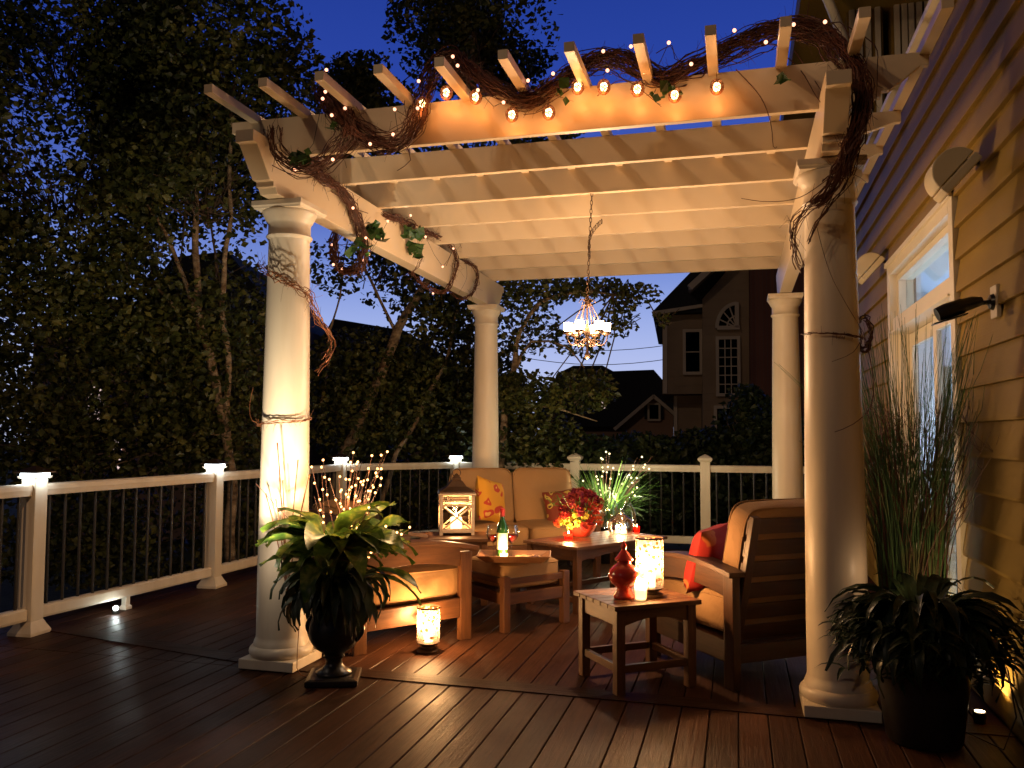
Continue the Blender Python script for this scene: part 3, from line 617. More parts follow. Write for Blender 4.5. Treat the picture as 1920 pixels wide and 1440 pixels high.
# ottoman
t=thing('ottoman','wooden footstool with a tan cushion carrying the tray','ottoman',(.905,1.34,0),R(51))
for sx in (-1,1):
    for sy in (-1,1): MB().box(sx*.235-.025,sx*.235+.025,sy*.235-.025,sy*.235+.025,0,.335).build('leg','teak_z',t,bevel=.004)
for sy in (-1,1):
    MB().box(-.21,.21,sy*.235-.015,sy*.235+.015,.285,.322).build('upper_rail','teak_x',t,bevel=.003)
    MB().box(-.21,.21,sy*.235-.015,sy*.235+.015,.165,.235).build('apron','teak_x',t,bevel=.003)
for sx in (-1,1): MB().box(sx*.235-.015,sx*.235+.015,-.21,.21,.285,.322).build('upper_rail','teak_y',t,bevel=.003)
for sx in (-1,1): MB().box(sx*.235-.015,sx*.235+.015,-.21,.21,.165,.235).build('apron','teak_y',t,bevel=.003)
cush(t,'cushion',(0,0,.33),.226,.226,.085,.25,.15)
# tables
def table(name,label,loc,rz,L,Wd,H,n,low=.09,leg=.045,cat='table',over=.02):
    t=thing(name,label,cat,loc,rz)
    k=Wd/n; m=MB()
    for i in range(n): m.box(-L/2,L/2,-Wd/2+i*k+.002,-Wd/2+(i+1)*k-.002,H-.022,H)
    m.build('table_top','teak_x',t,bevel=.003)
    a=L/2-over-leg/2; b=Wd/2-over-leg/2
    for sx in (-1,1):
        for sy in (-1,1): MB().box(sx*a-leg/2,sx*a+leg/2,sy*b-leg/2,sy*b+leg/2,0,H-.023).build('leg','teak_z',t,bevel=.003)
    for sy in (-1,1):
        arc=[(-a+leg/2+.001+(2*a-leg-.002)*u,H-.10+.03*math.sin(PI*u)) for u in [j/10 for j in range(11)]]
        m=MB(); m.prism(arc+[(a-leg/2-.001,H-.0235),(-a+leg/2+.001,H-.0235)],'y',sy*b-.012,sy*b+.012); m.build('apron','teak_x',t,bevel=.002)
        MB().box(-a+leg/2+.001,a-leg/2-.001,sy*b-.012,sy*b+.012,low,low+.035).build('stretcher','teak_x',t,bevel=.002)
    for sx in (-1,1):
        MB().box(sx*a-.012,sx*a+.012,-b+leg/2+.001,b-leg/2-.001,H-.10,H-.0235).build('apron','teak_y',t,bevel=.002)
        MB().box(sx*a-.012,sx*a+.012,-b+leg/2+.001,b-leg/2-.001,low,low+.035).build('stretcher','teak_y',t,bevel=.002)
    return t
ST=table('side_table','small slatted wooden side table in front holding the red jar and candle shade','x' and (1.83,.215,0),R(37),.475,.44,.415,6,low=.10)
CT=table('coffee_table','long wooden coffee table holding flowers and glass bottles','x' and (1.32,2.16,0),R(57),.98,.54,.45,6,low=.07)
ET=table('end_table','low wooden end table under the candle lantern','x' and (.32,1.86,0),R(20),.50,.46,.47,6,low=.08)
# loveseat
t=thing('loveseat','tan cushioned wooden two-seat sofa facing the tables at the back','sofa',(.48,3.14,0),R(30)); hw=.62; d=.76
for sx in (-1,1):
    x=sx*(hw-.03)
    for y in (-.38,.30): MB().box(x-.023,x+.023,y,y+.075,0,.52).build('leg','teak_z',t,bevel=.004)
    n=12; top=[(-.42+.84*k/n,.52+.045*math.sin(PI*k/n)) for k in range(n+1)]
    m=MB(); m.prism(top+[(y,z+.026) for y,z in top][::-1],'x',x-.05,x+.05); m.build('armrest','teak_y',t,bevel=.004)
    MB().box(x-.016,x+.016,-.304,.299,.16,.29).build('side_rail','teak_y',t)
MB().box(-hw+.055,hw-.055,-.37,-.34,.16,.29).build('front_rail','teak_x',t,bevel=.003)
MB().box(-hw+.055,hw-.055,-.335,.33,.262,.28).build('seat_deck','teak_x',t)
Rb=Matrix.Rotation(R(-14),3,'X'); o=Vector((0,.25,.27))
m=MB()
for k in range(5): m.box(-hw+.06,hw-.06,.0,.02,.03+k*.11,.1+k*.11)
m.v=[tuple(Rb@Vector(p)+o) for p in m.v]; m.build('back_frame','teak_x',t)
for sx in (-1,1):
    cush(t,'seat_cushion',(sx*.281,-.05,.36),.278,.325,.082,.22,.2)
    cush(t,'back_cushion',(sx*.281,-.078,.36),.278,.078,.26,.26,0,lambda p:Rb@p+o,'y')
LS=Matrix.Translation((.48,3.14,0))@Matrix.Rotation(R(30),4,'Z')
def cushion(label,pos,rz,tilt,lean,w,h,mat):
    m=MB(); Rm=Matrix.Rotation(rz,3,'Z')@Matrix.Rotation(tilt,3,'X')@Matrix.Rotation(lean,3,'Y'); m.pillow(pos,w,h,.15,Rm)
    o=m.build('throw_pillow',mat,None,True); tag(o,label,'pillow')
p=LS@Vector((-.28,-.08,.64)); cushion('yellow and orange floral throw pillow leaning in the left corner of the loveseat',p,R(72),R(-14),R(14),.34,.38,'floral_yellow')
p=LS@Vector((.40,-.02,.565)); cushion('dark patterned throw pillow in the right corner of the loveseat behind the flowers',p,R(20),R(-18),R(-8),.34,.32,'floral_dark')
CH=Matrix.Translation((2.34,.66,0))@Matrix.Rotation(face(f2),4,'Z')
p=CH@Vector((.20,.0,.575)); cushion('red paisley throw pillow on the right armchair',p,face(f2)+R(28),R(-18),R(5),.36,.34,'paisley_red')

# ------------------------------------------------------------------ candles, lanterns and table things
def candle_light(loc,power,r=.02,col=(1,.54,.22)): return lamp('candle_flame_lamp',loc,power*2.3,col,r)
def flame(z,parent,c=(0,0)):
    m=MB(); m.lathe([(.001,z),(.006,z+.008),(.007,z+.015),(.004,z+.028),(.0008,z+.04)],(c[0],c[1],0),10); m.build('flame','flame',parent,True)
def hurricane(label,loc,r,h,bh,power,r2=1.0):
    t=thing('hurricane_lamp',label,'candle holder',loc,0,'mottled glass hurricane lamps')
    MB().lathe([(r*.95,0),(r*1.0,.006),(r*.95,.016),(r*.62,bh*.45),(r*.60,bh*.6),(r*.92,bh*.85),(r*1.0,bh*.93),(r*1.0,bh)],n=36).build('foot','bronze_metal',t,'auto')
    MB().lathe([(r,bh+.001),(r,bh+h)],n=40,cap=False).build('glass_shade','mottled_glass',t,True)
    m=MB(); m.lathe([(r*.99,bh+h),(r*1.03,bh+h),(r*1.03,bh+h+.008),(r*.99,bh+h+.008),(r*.99,bh+h)],n=40,cap=False); m.build('rim','bronze_metal',t,'auto')
    MB().lathe([(r*.40,bh+.001),(r*.42,bh+.006),(r*.42,bh+h*.42),(r*.34,bh+h*.43)],n=24).build('candle','candle_glow',t,'auto')
    flame(bh+h*.43,t)
    candle_light((loc[0],loc[1],loc[2]+bh+h*.43+.035),power,.022)
    return t
hurricane('mottled glass candle shade with dark foot standing on the deck in front of the armchair','x' and (.652,.449,0),.064,.185,.055,11)
hurricane('taller mottled glass candle shade glowing on the small side table','x' and (1.90,.20,.4155),.068,.235,.045,13)
# open white candle in front of it on the side table (tall glowing glass)
t=thing('candle_glass','small glowing candle glass in front of the tall shade on the side table','candle',(1.868,.10,.4155))
MB().lathe([(.024,0),(.028,.01),(.033,.10),(.034,.103),(.031,.10),(.026,.012)],n=24,cap=False).build('glass','frosted_glass',t,True)
MB().lathe([(.0225,.004),(.0245,.06),(.02,.062)],n=20).build('wax','candle_glow',t,True); flame(.063,t)
candle_light((1.868,.10,.4155+.10),3,.012)
# red ceramic jar
t=thing('lidded_jar','glossy red ceramic jar with pointed lid on the side table','jar',(1.785,.115,.4155))
pr=[(.048,0),(.052,.006),(.050,.018),(.040,.030),(.034,.046),(.040,.058),(.062,.074),(.074,.094),(.077,.115),(.070,.136),(.052,.155),(.036,.166),(.031,.176),(.036,.180)]
MB().lathe(pr,n=40).build('jar_body','red_ceramic',t,True)
MB().lathe([(.043,.181),(.046,.186),(.043,.193),(.030,.207),(.021,.222),(.012,.232),(.010,.238),(.015,.246),(.015,.254),(.009,.262),(.004,.272),(.001,.280)],n=32).build('lid','red_ceramic',t,True)
# wooden lantern
def lantern(loc,rz):
    t=thing('lantern','weathered wooden candle lantern with crossed sides and dark metal roof on the end table','lantern',loc,rz)
    w=.115; h=.27
    m=MB(); m.box(-w-.012,w+.012,-w-.012,w+.012,.018,.036); m.build('base','wash_wood',t,bevel=.003)
    for sx in (-1,1):
        for sy in (-1,1): MB().box(sx*w-.012,sx*w+.012,sy*w-.012,sy*w+.012,0,.018+h).build('corner_post','wash_wood',t,bevel=.002)
    m=MB(); m.box(-w-.022,w+.022,-w-.022,w+.022,h+.0185,h+.034); m.build('top_board','wash_wood',t,bevel=.003)
    for a in range(4):
        Rm=Matrix.Rotation(a*PI/2,3,'Z'); m=MB()
        z0,z1=.045,.205
        m.beam((-w+.014,-w,z0),(w-.014,-w,z1),.010,.012,(0,1,0)); m.beam((-w+.014,-w+.004,z1),(w-.014,-w+.004,z0),.010,.012,(0,1,0))
        m.box(-w+.0125,w-.0125,-w-.008,-w+.008,z1+.004,z1+.018); m.box(-w+.0125,w-.0125,-w-.008,-w+.008,.0365,.048)
        for k in range(3): m.box(-w+.0125,w-.0125,-w-.006,-w+.006,z1+.026+k*.018,z1+.033+k*.018)
        m.v=[tuple(Rm@Vector(p)) for p in m.v]; o=m.build('side_frame','wash_wood',t)
        g_=MB(); g_.add([(-w+.013,-w+.011,.05),(w-.013,-w+.011,.05),(w-.013,-w+.011,z1),(-w+.013,-w+.011,z1)],[(0,1,2,3)]); g_.v=[tuple(Rm@Vector(p)) for p in g_.v]; g_.build('pane','clear_glass',o)
    MB().sqlathe([(w+.020,h+.035),(w+.016,h+.045),(w*.62,h+.080),(w*.36,h+.120),(w*.28,h+.124),(w*.28,h+.14),(w*.12,h+.165),(.004,h+.175)]).build('roof','bronze_metal',t)
    m=MB(); m.tube([(.03*math.cos(a),0,h+.178+.03*math.sin(a)) for a in [2*PI*k/14 for k in range(15)]],.004,6); m.build('ring','bronze_metal',t,True)
    MB().lathe([(.040,.037),(.042,.04),(.042,.12),(.036,.121)],n=24).build('candle','candle_glow',t,'auto'); flame(.121,t)
    candle_light((loc[0],loc[1],loc[2]+.165),8,.022)
lc=onz(842,1003,.471); lantern((lc.x+.02,lc.y+.10,.471),R(22))
# tray with wine on the ottoman
TR=Vector((.965,1.13,.418)); tr_=R(12)
t=thing('serving_tray','carved wooden tray with flared rim on the footstool','tray',TR,tr_)
a,b=.17,.105; A,B=.23,.15
m=MB(); 
def ring(x,y,z): return [(-x,-y,z),(x,-y,z),(x,y,z),(-x,y,z)]
vs=ring(a,b,0)+ring(A,B,.045)+ring(A-.012,B-.012,.047)+ring(a-.008,b-.008,.012)
fs=[(3,2,1,0),(12,13,14,15)]+[(r*4+i,r*4+(i+1)%4,(r+1)*4+(i+1)%4,(r+1)*4+i) for r in range(3) for i in range(4)]
m.add(vs,fs); m.build('tray_body','wood_dark_tray',t,bevel=.003)
TM=Matrix.Translation(TR)@Matrix.Rotation(tr_,4,'Z')
def on_tray(x,y,z=.0125): return TM@Vector((x,y,z))
p=on_tray(-.075,.0); t=thing('wine_bottle','green wine bottle with yellow label and red foil on the tray','bottle',p)
MB().lathe([(.001,0),(.034,0),(.037,.006),(.037,.18),(.034,.20),(.018,.235),(.0145,.25),(.0145,.262)],n=32).build('bottle_glass','bottle_green',t,True)
MB().lathe([(.0153,.2625),(.0153,.31),(.012,.312)],n=20).build('foil_cap','foil_red',t,'auto')
m=MB(); n=20; m.add([(.0376*math.cos(-2.6+2.4*k/n),.0376*math.sin(-2.6+2.4*k/n),z) for z in (.06,.16) for k in range(n+1)],[(k,k+1,n+2+k,n+1+k) for k in range(n)]); m.build('paper_label','label_paper',t,True)
for (x,y,lab) in ((-.135,.045,'wine glass of red wine left of the green bottle'),(-.02,.055,'wine glass of red wine right of the green bottle')):
    p=on_tray(x,y); t=thing('wine_glass',lab,'wine glass',p,0,'wine glasses on the tray')
    MB().lathe([(.034,0),(.033,.003),(.005,.008),(.0035,.02),(.0035,.085),(.008,.093),(.030,.108),(.043,.135),(.045,.155),(.040,.185),(.034,.205)],n=28,cap=False).build('bowl','clear_glass',t,True)
    MB().lathe([(.006,.094),(.029,.1095),(.0415,.135),(.0425,.142),(.001,.142)],n=24).build('wine','wine_red',t,True)
def votive(label,loc,mat,r,h,power,glow='candle_glow',col=(1,.56,.24)):
    t=thing('votive_candle',label,'candle',loc); MB().lathe([(r*.8,0),(r*.85,.004),(r,h),(r*.94,h),(r*.78,.006)],n=24,cap=False).build('cup',mat,t,True)
    MB().lathe([(r*.7,.004),(r*.8,h*.5),(r*.5,h*.52)],n=18).build('wax',glow,t,True); flame(h*.5,t); candle_light((loc[0],loc[1],loc[2]+h*.5+.035),power,.014,col)
p=on_tray(-.06,-.075); votive('small bright candle at the foot of the wine bottle on the tray',p,'frosted_glass',.026,.042,3.5)
m=MB()
for k in range(5): q=Vector((.03+.03*k,.03*(k%2),.022)); m.sup(q,.026,.018,.012,.8,14,8,rot=Matrix.Rotation(.5*k,3,'Z'))
t=thing('bread_slices','bread slices lying on the right half of the tray','food',on_tray(0,0,0),tr_); m.build('slices','bread',t,True)
m=MB(); m.box(.05,.10,-.07,-.035,.013,.033); tag(m.build('cheese','cheese',None,bevel=.004,loc=on_tray(0,0,0),rot=tr_),'pale wedge of cheese on the tray','food')
m=MB()
for k in range(9): m.ball((.115+.016*(k%3),-.05+.016*(k//3),.023+.004*(k%2)),.011,10,6)
tag(m.build('olives','olive_dark',None,True,loc=on_tray(0,0,0),rot=tr_),'dark olives heaped at the front of the tray','food')
# coffee table things
CM=Matrix.Translation((1.32,2.16,.4505))@Matrix.Rotation(R(57),4,'Z')
fc=onz(1088,1006,.4505)
t=thing('flower_basket','low red bowl of red, orange and yellow autumn flowers on the coffee table','flowers',(fc.x,fc.y+.04,.4505))
MB().lathe([(.06,0),(.065,.004),(.10,.05),(.115,.085),(.118,.09),(.108,.086),(.05,.02)],n=32).build('bowl','red_ceramic',t,True)
def petals(mat,cs,r,n,size):
    m=MB(); c=[]
    for q in cs:
        for _ in range(n): v=RNG.normal(size=3); v/=np.linalg.norm(v); c.append(np.array(q)+v*r*RNG.uniform(.5,1))
    leaf_mesh(m,c,size,.1,.8); return m.build({'flower_red':'blooms','flower_yellow':'blooms','flower_dark':'blooms'}.get(mat,'leaves'),mat,t)
dome=lambda n,r0,r1,z0,zs:[(r*math.cos(a),r*math.sin(a),z0+zs*math.sqrt(max(0,1-(r/.19)**2))) for r,a in [(RNG.uniform(r0,r1),RNG.uniform(0,2*PI)) for _ in range(n)]]
petals('flower_red',dome(44,.03,.188,.05,.24),.034,46,.028); petals('flower_dark',dome(30,.0,.17,.07,.26),.034,40,.030); petals('flower_yellow',[(-.08,-.12,.14),(-.02,-.14,.17),(.02,-.11,.21),(-.12,-.09,.11),(-.14,-.04,.12),(.05,-.13,.16),(-.06,-.14,.09),(.0,-.15,.11)],.032,50,.024)
m=MB()
for k in range(34):
    a=RNG.uniform(0,2*PI); L=RNG.uniform(.2,.30); pts=[(L*u*math.cos(a),L*u*math.sin(a),.08+.26*math.sin(u*2.0)*(.55+.4*RNG.random()) ) for u in np.linspace(0,1,8)]
    m.tube(pts,.004,4,.3)
m.build('grass_spray','grass_leaf',t)
p=onz(1066,1012,.4505); votive('bright candle in red glass in front of the flower bowl',p,'red_glass',.032,.05,5)
p=onz(1194,999,.4505); votive('small red votive glass at the right end of the coffee table',p,'red_glass',.024,.05,.5)
def gbottle(label,px,py,prof,cat='bottle'):
    p=onz(px,py,.4505); t=thing('glass_bottle',label,cat,p); MB().lathe([(r*1.3,z*1.3) for r,z in prof],n=36,cap=False).build('bottle_glass','clear_glass',t,True); return t,p
t,p=gbottle('tall clear glass bottle with narrow neck on the coffee table',1143,990,[(.001,.001),(.048,.0),(.052,.006),(.052,.135),(.048,.150),(.018,.205),(.012,.222),(.011,.262),(.014,.266),(.014,.272)])
candle_light((p.x,p.y,p.z+.07),.8,.01); MB().lathe([(.02,.003),(.02,.05),(.01,.052)],n=16).build('candle','candle_glow',t,True)
t,p=gbottle('squat round clear glass cloche with candles inside on the coffee table',1164,1001,[(.066,.0),(.075,.03),(.076,.055),(.066,.085),(.040,.105),(.020,.115),(.014,.125),(.018,.135),(.014,.145),(.002,.148)])
for k,(x,y) in enumerate(((-.03,0),(.012,-.025),(.03,.012))): MB().lathe([(.014,.002),(.014,.03),(.008,.032)],(x,y,0),16).build('candle','candle_glow',t,True); flame(.032,t,(x,y))
candle_light((p.x,p.y,p.z+.055),4,.02)
t,p=gbottle('small stoppered clear glass bottle behind the round cloche',1178,990,[(.001,.001),(.045,.0),(.050,.008),(.050,.09),(.040,.12),(.016,.15),(.014,.17),(.020,.175),(.016,.19),(.002,.195)])

# ------------------------------------------------------------------ chandelier
CHY=1.06; CHX=ony(1101,600,1.06).x
t=thing('chandelier','rusty iron chandelier with a ring of glowing glass cups hanging on a chain','chandelier',(CHX,CHY,0))
def link(m,c,ang,L=.017,r=.0022):
    pts=[]
    for k in range(11): a=2*PI*k/10; pts.append((c[0]+math.cos(ang)*.0075*math.cos(a),c[1]+math.sin(ang)*.0075*math.cos(a),c[2]+L*math.sin(a)))
    m.tube(pts,r,5)
m=MB(); z=2.695; k=0
while z>2.07: link(m,(.0+.03*(z-2.07)/.62,0,z),R(30)+(k%2)*PI/2); z-=.027;k+=1
m.build('chain','bronze_metal',t,True)
m=MB(); z=2.66;k=0
while z>2.30: u=(2.66-z)/.36; link(m,(.006-.02*math.sin(PI*u)+.012*u,.545*(1-u)**1.6,z),R(70)+(k%2)*PI/2); z-=.022;k+=1
m.build('slack_chain','bronze_metal',t,True)
m=MB(); m.lathe([(.003,1.67),(.014,1.68),(.016,1.70),(.007,1.72),(.007,1.80),(.016,1.82),(.020,1.84),(.012,1.87),(.005,1.90),(.005,2.02),(.012,2.05),(.004,2.075)],n=16); m.build('stem','bronze_metal',t,True)
for k in range(6):
    a=2*PI*k/6+.3; c,s_=math.cos(a),math.sin(a)
    m=MB(); pts=[]
    for u in np.linspace(0,1,16): r=.01+.108*math.sin(u*PI*.62)/math.sin(PI*.62); zz=1.80-.055*math.sin(u*PI*1.15)+.07*u**2; pts.append((r*c,r*s_,zz))
    m.tube(pts,.0042,6)
    pts=[(.055*c+.026*math.cos(q)*c*(1-q/9),.055*s_+.026*math.cos(q)*s_*(1-q/9),1.765+.026*math.sin(q)*(1-q/9)) for q in np.linspace(0,7,20)]; m.tube(pts,.003,5)
    m.tube([(.08*c,.08*s_,1.86),(.065*c,.065*s_,1.93),(.03*c,.03*s_,2.0),(.004*c,.004*s_,2.06)],.0028,5); m.tube([(.03*c+.02*math.cos(q)*c,.03*s_+.02*math.cos(q)*s_,2.02+.02*math.sin(q)) for q in np.linspace(0,5,12)],.0025,5)
    m.lathe([(.006,1.815),(.030,1.825),(.034,1.832),(.030,1.838)],(.117*c,.117*s_,0),16); arm=m.build('arm','bronze_metal',t,True)
    MB().lathe([(.018,1.839),(.025,1.845),(.028,1.890),(.026,1.892)],(.117*c,.117*s_,0),20,cap=False).build('glass_cup','shade_glow',t,True)
    lamp('chandelier_lamp',(CHX+.117*c*1.0,CHY+.117*s_,1.905),8,(1,.58,.29),.03)
lamp('chandelier_glow',(CHX,CHY,1.60),72,(1,.62,.34),.05)
# ------------------------------------------------------------------ plants in pots
def blade(m,base,az,L,Wd,elev,droop,twist=0,n=8,wav=0):
    """a long arching leaf folded along its midrib"""
    p=Vector(base); a=elev; vs=[]; h=Vector((math.cos(az),math.sin(az),0)); side0=Vector((-math.sin(az),math.cos(az),0))
    for k in range(n+1):
        u=k/n; wd=Wd*.5*(math.sin(PI*min(1,u**.75*1.0))**.8 if 0<u<1 else .04)
        d=h*math.cos(a)+Vector((0,0,1))*math.sin(a); nn=Vector((0,0,1))*math.cos(a)-h*math.sin(a)
        sd=side0*math.cos(twist*u)+nn*math.sin(twist*u); w2=wav*math.sin(u*11)*Wd*.15
        vs+=[p+sd*wd+nn*(wd*.35+w2),p,p-sd*wd+nn*(wd*.35-w2)]
        p=p+d*(L/n); a-=droop/n
    b=len(m.v); m.v+=[tuple(q) for q in vs]
    for k in range(n):
        for s in (0,1): i=b+3*k+s; m.f.append((i,i+1,i+4,i+3))
    return p
UX,UY=.40,-.19
t=thing('planted_urn','black pedestal urn overflowing with broad striped leaves beside the front left column','urn planter',(UX,UY,0))
MB().sqlathe([(.115,0),(.125,.004),(.125,.028),(.105,.034)],rot=R(20)).build('base','dark_urn',t,bevel=.004)
MB().lathe([(.085,.035),(.088,.045),(.060,.06),(.042,.08),(.038,.10),(.046,.112),(.052,.118),(.046,.126),(.060,.14),(.098,.165),(.118,.20),(.124,.24),(.118,.28),(.108,.31),(.112,.33),(.128,.36),(.146,.375),(.150,.385),(.140,.392),(.10,.385)],n=40).build('bowl','dark_urn',t,True)
for sx in (-1,1): MB().tube([(sx*(.115+.035*math.sin(PI*k/8)),0,.20+.11*k/8) for k in range(9)],.010,8).build('handle','dark_urn',t,True)
MB().lathe([(.001,.375),(.135,.376)],n=24,cap=False).build('soil','soil',t)
mA=MB(); mB_=MB()
rr=random.Random(3)
for k in range(150):
    az=rr.uniform(0,2*PI); q=rr.random(); low=k<80
    if low: blade(mB_,(.05*math.cos(az),.05*math.sin(az),.40+.12*rr.random()),az,rr.uniform(.20,.36),rr.uniform(.045,.075),rr.uniform(.1,.8),rr.uniform(1.8,2.8),rr.uniform(-.6,.6),8,.5)
    else: blade(mA,(.04*math.cos(az),.04*math.sin(az),.50+.15*rr.random()),az,rr.uniform(.24,.42),rr.uniform(.10,.155),rr.uniform(.75,1.45),rr.uniform(1.2,2.5),rr.uniform(-.7,.7),9,.6)
blade(mA,(.08,-.0,.62),R(15),.34,.11,R(72),.9,.3,10,.6); blade(mA,(.10,.02,.62),R(-5),.36,.09,R(62),1.3,.9,10,.6); blade(mA,(.02,0,.5),R(40),.24,.09,R(80),.5,0,9,.3)
blade(mA,(.12,.0,.50),R(5),.36,.09,R(28),1.5,.2,10,.4); blade(mA,(.10,-.03,.48),R(25),.40,.10,R(22),1.6,-.3,10,.4)
mB_.build('lower_leaves','shrub_leaf',t,True); mA.build('broad_leaves','broad_leaf',t,True)
def lit_twigs(label,base,tips,mat,nb,group=None,col=(1,.55,.22),power=.0,r=.0065):
    t=thing('lit_twigs',label,'lit branches',base); m=MB(); bul=[]
    for (dx,dy,dz) in tips:
        T=Vector((dx,dy,dz)); pts=[T*u+Vector((rr.uniform(-1,1),rr.uniform(-1,1),0))*.012*math.sin(PI*u)+Vector((0,0,.05*math.sin(PI*u)*(T.xy.length))) for u in [i/7 for i in range(8)]]
        m.tube(pts,.0022,5,.6); 
        for i in range(3,8): 
            if rr.random()<nb: bul.append(pts[i]+Vector((rr.uniform(-.006,.006),rr.uniform(-.006,.006),.004)))
        if rr.random()<.6:
            s0=pts[4]; s1=s0+(T*.35+Vector((rr.uniform(-.07,.07),rr.uniform(-.07,.07),.04))); m.tube([s0,s0.lerp(s1,.5),s1],.0016,4,.6); bul.append(s1); bul.append(s0.lerp(s1,.55))
    m.build('twig','twig_brown',t)
    pb=MB().ball((0,0,0),r,8,6).build('bulb',mat,t,True); pb.location=bul[0]
    for q in bul[1:95]: c=pb.copy(); COL.objects.link(c); c.parent=t; c.location=q
    return t,bul
def rel(px,py,Y,b): q=ony(px,py,Y); return (q.x-b[0],q.y-b[1],q.z-b[2])
b=(UX+.01,UY+.02,.45)
tips=[rel(*q,b) for q in ((606,864,-.15),(585,877,-.2),(662,850,-.12),(678,866,-.2),(723,846,-.1),(716,855,-.16),(715,898,-.25),(658,868,-.18),(640,920,-.2),(700,912,-.1),(770,990,-.1),(745,1000,-.2),(676,905,-.2),(636,895,-.1),(690,880,-.2),(650,900,-.25),(597,935,-.25),(480,907,-.3))]
lit_twigs('bare willow twigs with tiny amber lights standing in the urn',b,tips,'bulb_twig',.85,r=.006)
for q,pw in (((672,925,-.12),3.5),((600,945,-.38),2.2),((660,930,-.2),3.2),((690,880,-.15),1.6),((640,950,-.3),2.6),((740,985,-.15),1.2),((600,925,-.3),1.5)): p=ony(*q); lamp('twig_lamp',p,pw,(1,.60,.26),.02)
# pale dried stems in front of the column and the accent light that washes it
b2=(.14,-.20,.42); t=thing('dried_stems','dry segmented stems standing before the brightly washed column','dried stems',b2); m=MB()
for q in ((520,830),(559,862),(524,895),(498,925),(580,890),(530,900),(517,935)):
    T=Vector(rel(q[0],q[1],-.2,b2)); m.tube([T*u+Vector((0,0,.03*math.sin(PI*u))) for u in [i/8 for i in range(9)]],[.0025 if i%2 else .0042 for i in range(9)],5)
m.build('stem','rust_metal',t)
l=lamp('column_wash',(.24,-.66,.60),150,(1,.82,.58),.03,typ='SPOT'); l.data.spot_size=R(78); l.data.spot_blend=.9; aim(l,(-.12,-.1,1.22))
lamp('column_wash_low',(.02,-.33,.60),1.2,(1,.80,.60),.03)
# right hand dark pot with trailing dark leaves
PX_,PY_=3.03,-.30
t=thing('dark_planter','tall black pot full of drooping dark lobed leaves at the foot of the house wall','planter',(PX_,PY_,0))
MB().lathe([(.13,0),(.14,.01),(.165,.20),(.182,.36),(.195,.365),(.197,.395),(.185,.40),(.17,.38)],n=40).build('pot','dark_pot',t,True)
MB().lathe([(.001,.37),(.17,.375)],n=24,cap=False).build('soil','soil',t)
m=MB()
for k in range(300):
    az=rr.uniform(0,2*PI); e_=rr.uniform(.2,1.3); L=rr.uniform(.18,.40)
    end=blade(m,(.07*math.cos(az),.07*math.sin(az),.38+.12*rr.random()),az,L,rr.uniform(.03,.055),e_,rr.uniform(1.6,3.0),rr.uniform(-.8,.8),6,.5)
    # side lobes
    for s in (-1,1):
        for u in (.45,.7):
            P=Vector((.07*math.cos(az),.07*math.sin(az),.45)).lerp(Vector(end),u); blade(m,P,az+s*.8,L*.35,.022,.3,1.2,0,4)
m.build('leaves','dark_leaf',t,True)
p=ony(1622,1082,-.2); lamp('pot_lamp',(p.x+.1,p.y,p.z),.0+.4,(1,.62,.34),.01)
# tall grass planter behind, against the house
GX,GY=3.13,.42
t=thing('grass_planter','tall thin reedy grass in a dark pot between the big column and the glass door','grass planter',(GX,GY,0))
MB().lathe([(.12,0),(.13,.01),(.16,.36),(.17,.37),(.15,.37)],n=32).build('pot','dark_pot',t,True)
m=MB(); m2=MB()
for k in range(760):
    az=rr.uniform(0,2*PI); r0=.15*rr.random()**.5; H=rr.uniform(.70,1.5)*(.75 if k%3==0 else 1); lean=rr.uniform(.02,.30)*(1 if k%5 else 1.8)
    x0,y0=r0*math.cos(az),r0*math.sin(az); a2=az+rr.uniform(-1,1); a2v=(math.cos(a2)*lean,math.sin(a2)*lean)
    pts=[(min(x0+a2v[0]*u*u*H/1.2,.27),y0+a2v[1]*u*u*H/1.2,.36+H*u-.10*lean*u**3*3) for u in [i/7 for i in range(8)]]
    (m if k%3 else m2).tube(pts,.0026,4,.35)
    if k%6==0:
        q=Vector(pts[-2])
        for j in range(5): v=Vector((rr.uniform(-.09,.05),rr.uniform(-.09,.09),rr.uniform(.03,.14))); m2.tube([q,q+v*.6,q+v],.0011,3,.5)
m.build('reeds','reed_leaf',t); m2.build('dry_stalks','twig_brown',t)
# wall wash lights at the foot of the house
for (x,y,pw,lab,nm) in ((3.30,-.02,6,'small uplight at the foot of the clapboard wall beside the dark planter','a'),(3.28,1.25,6,'small uplight at the foot of the glass door behind the tall grass','b')):
    t=thing('uplight',lab,'uplight',(x,y,0)); MB().lathe([(.022,0),(.028,.03),(.026,.05)],n=16).build('housing','black_metal',t,'auto'); MB().lathe([(.001,.052),(.020,.052)],n=16,cap=False).build('lens','uplight_lens',t)
    l=lamp('uplight_lamp',(x,y,.075),pw*3,(1,.62,.28),.012,typ='SPOT'); l.data.spot_size=R(115); l.data.spot_blend=.6; aim(l,(HX+.12,y+.1,.75))
m=MB(); m.tube([(3.2,-.16,.01),(3.30,-.35,.008),(3.36,-.30,.12),(3.385,-.12,.25),(3.39,.02,.30),(3.38,-.45,.01),(3.37,-.8,.01)],.003,6); tag(m.build('power_cord','rope_dark',None,True),'thin black cord running down the wall behind the dark planter','cord')
pts=[(.20,-.14,.43),(.19,-.155,.30),(.185,-.165,.12),(.19,-.175,.04),(.22,-.19,.012),(.27,-.20,.008)]; m=MB(); m.tube(pts,.002,6); tag(m.build('power_cord','rust_metal',None,True),'thin cord hanging down the front left column behind the urn','cord')
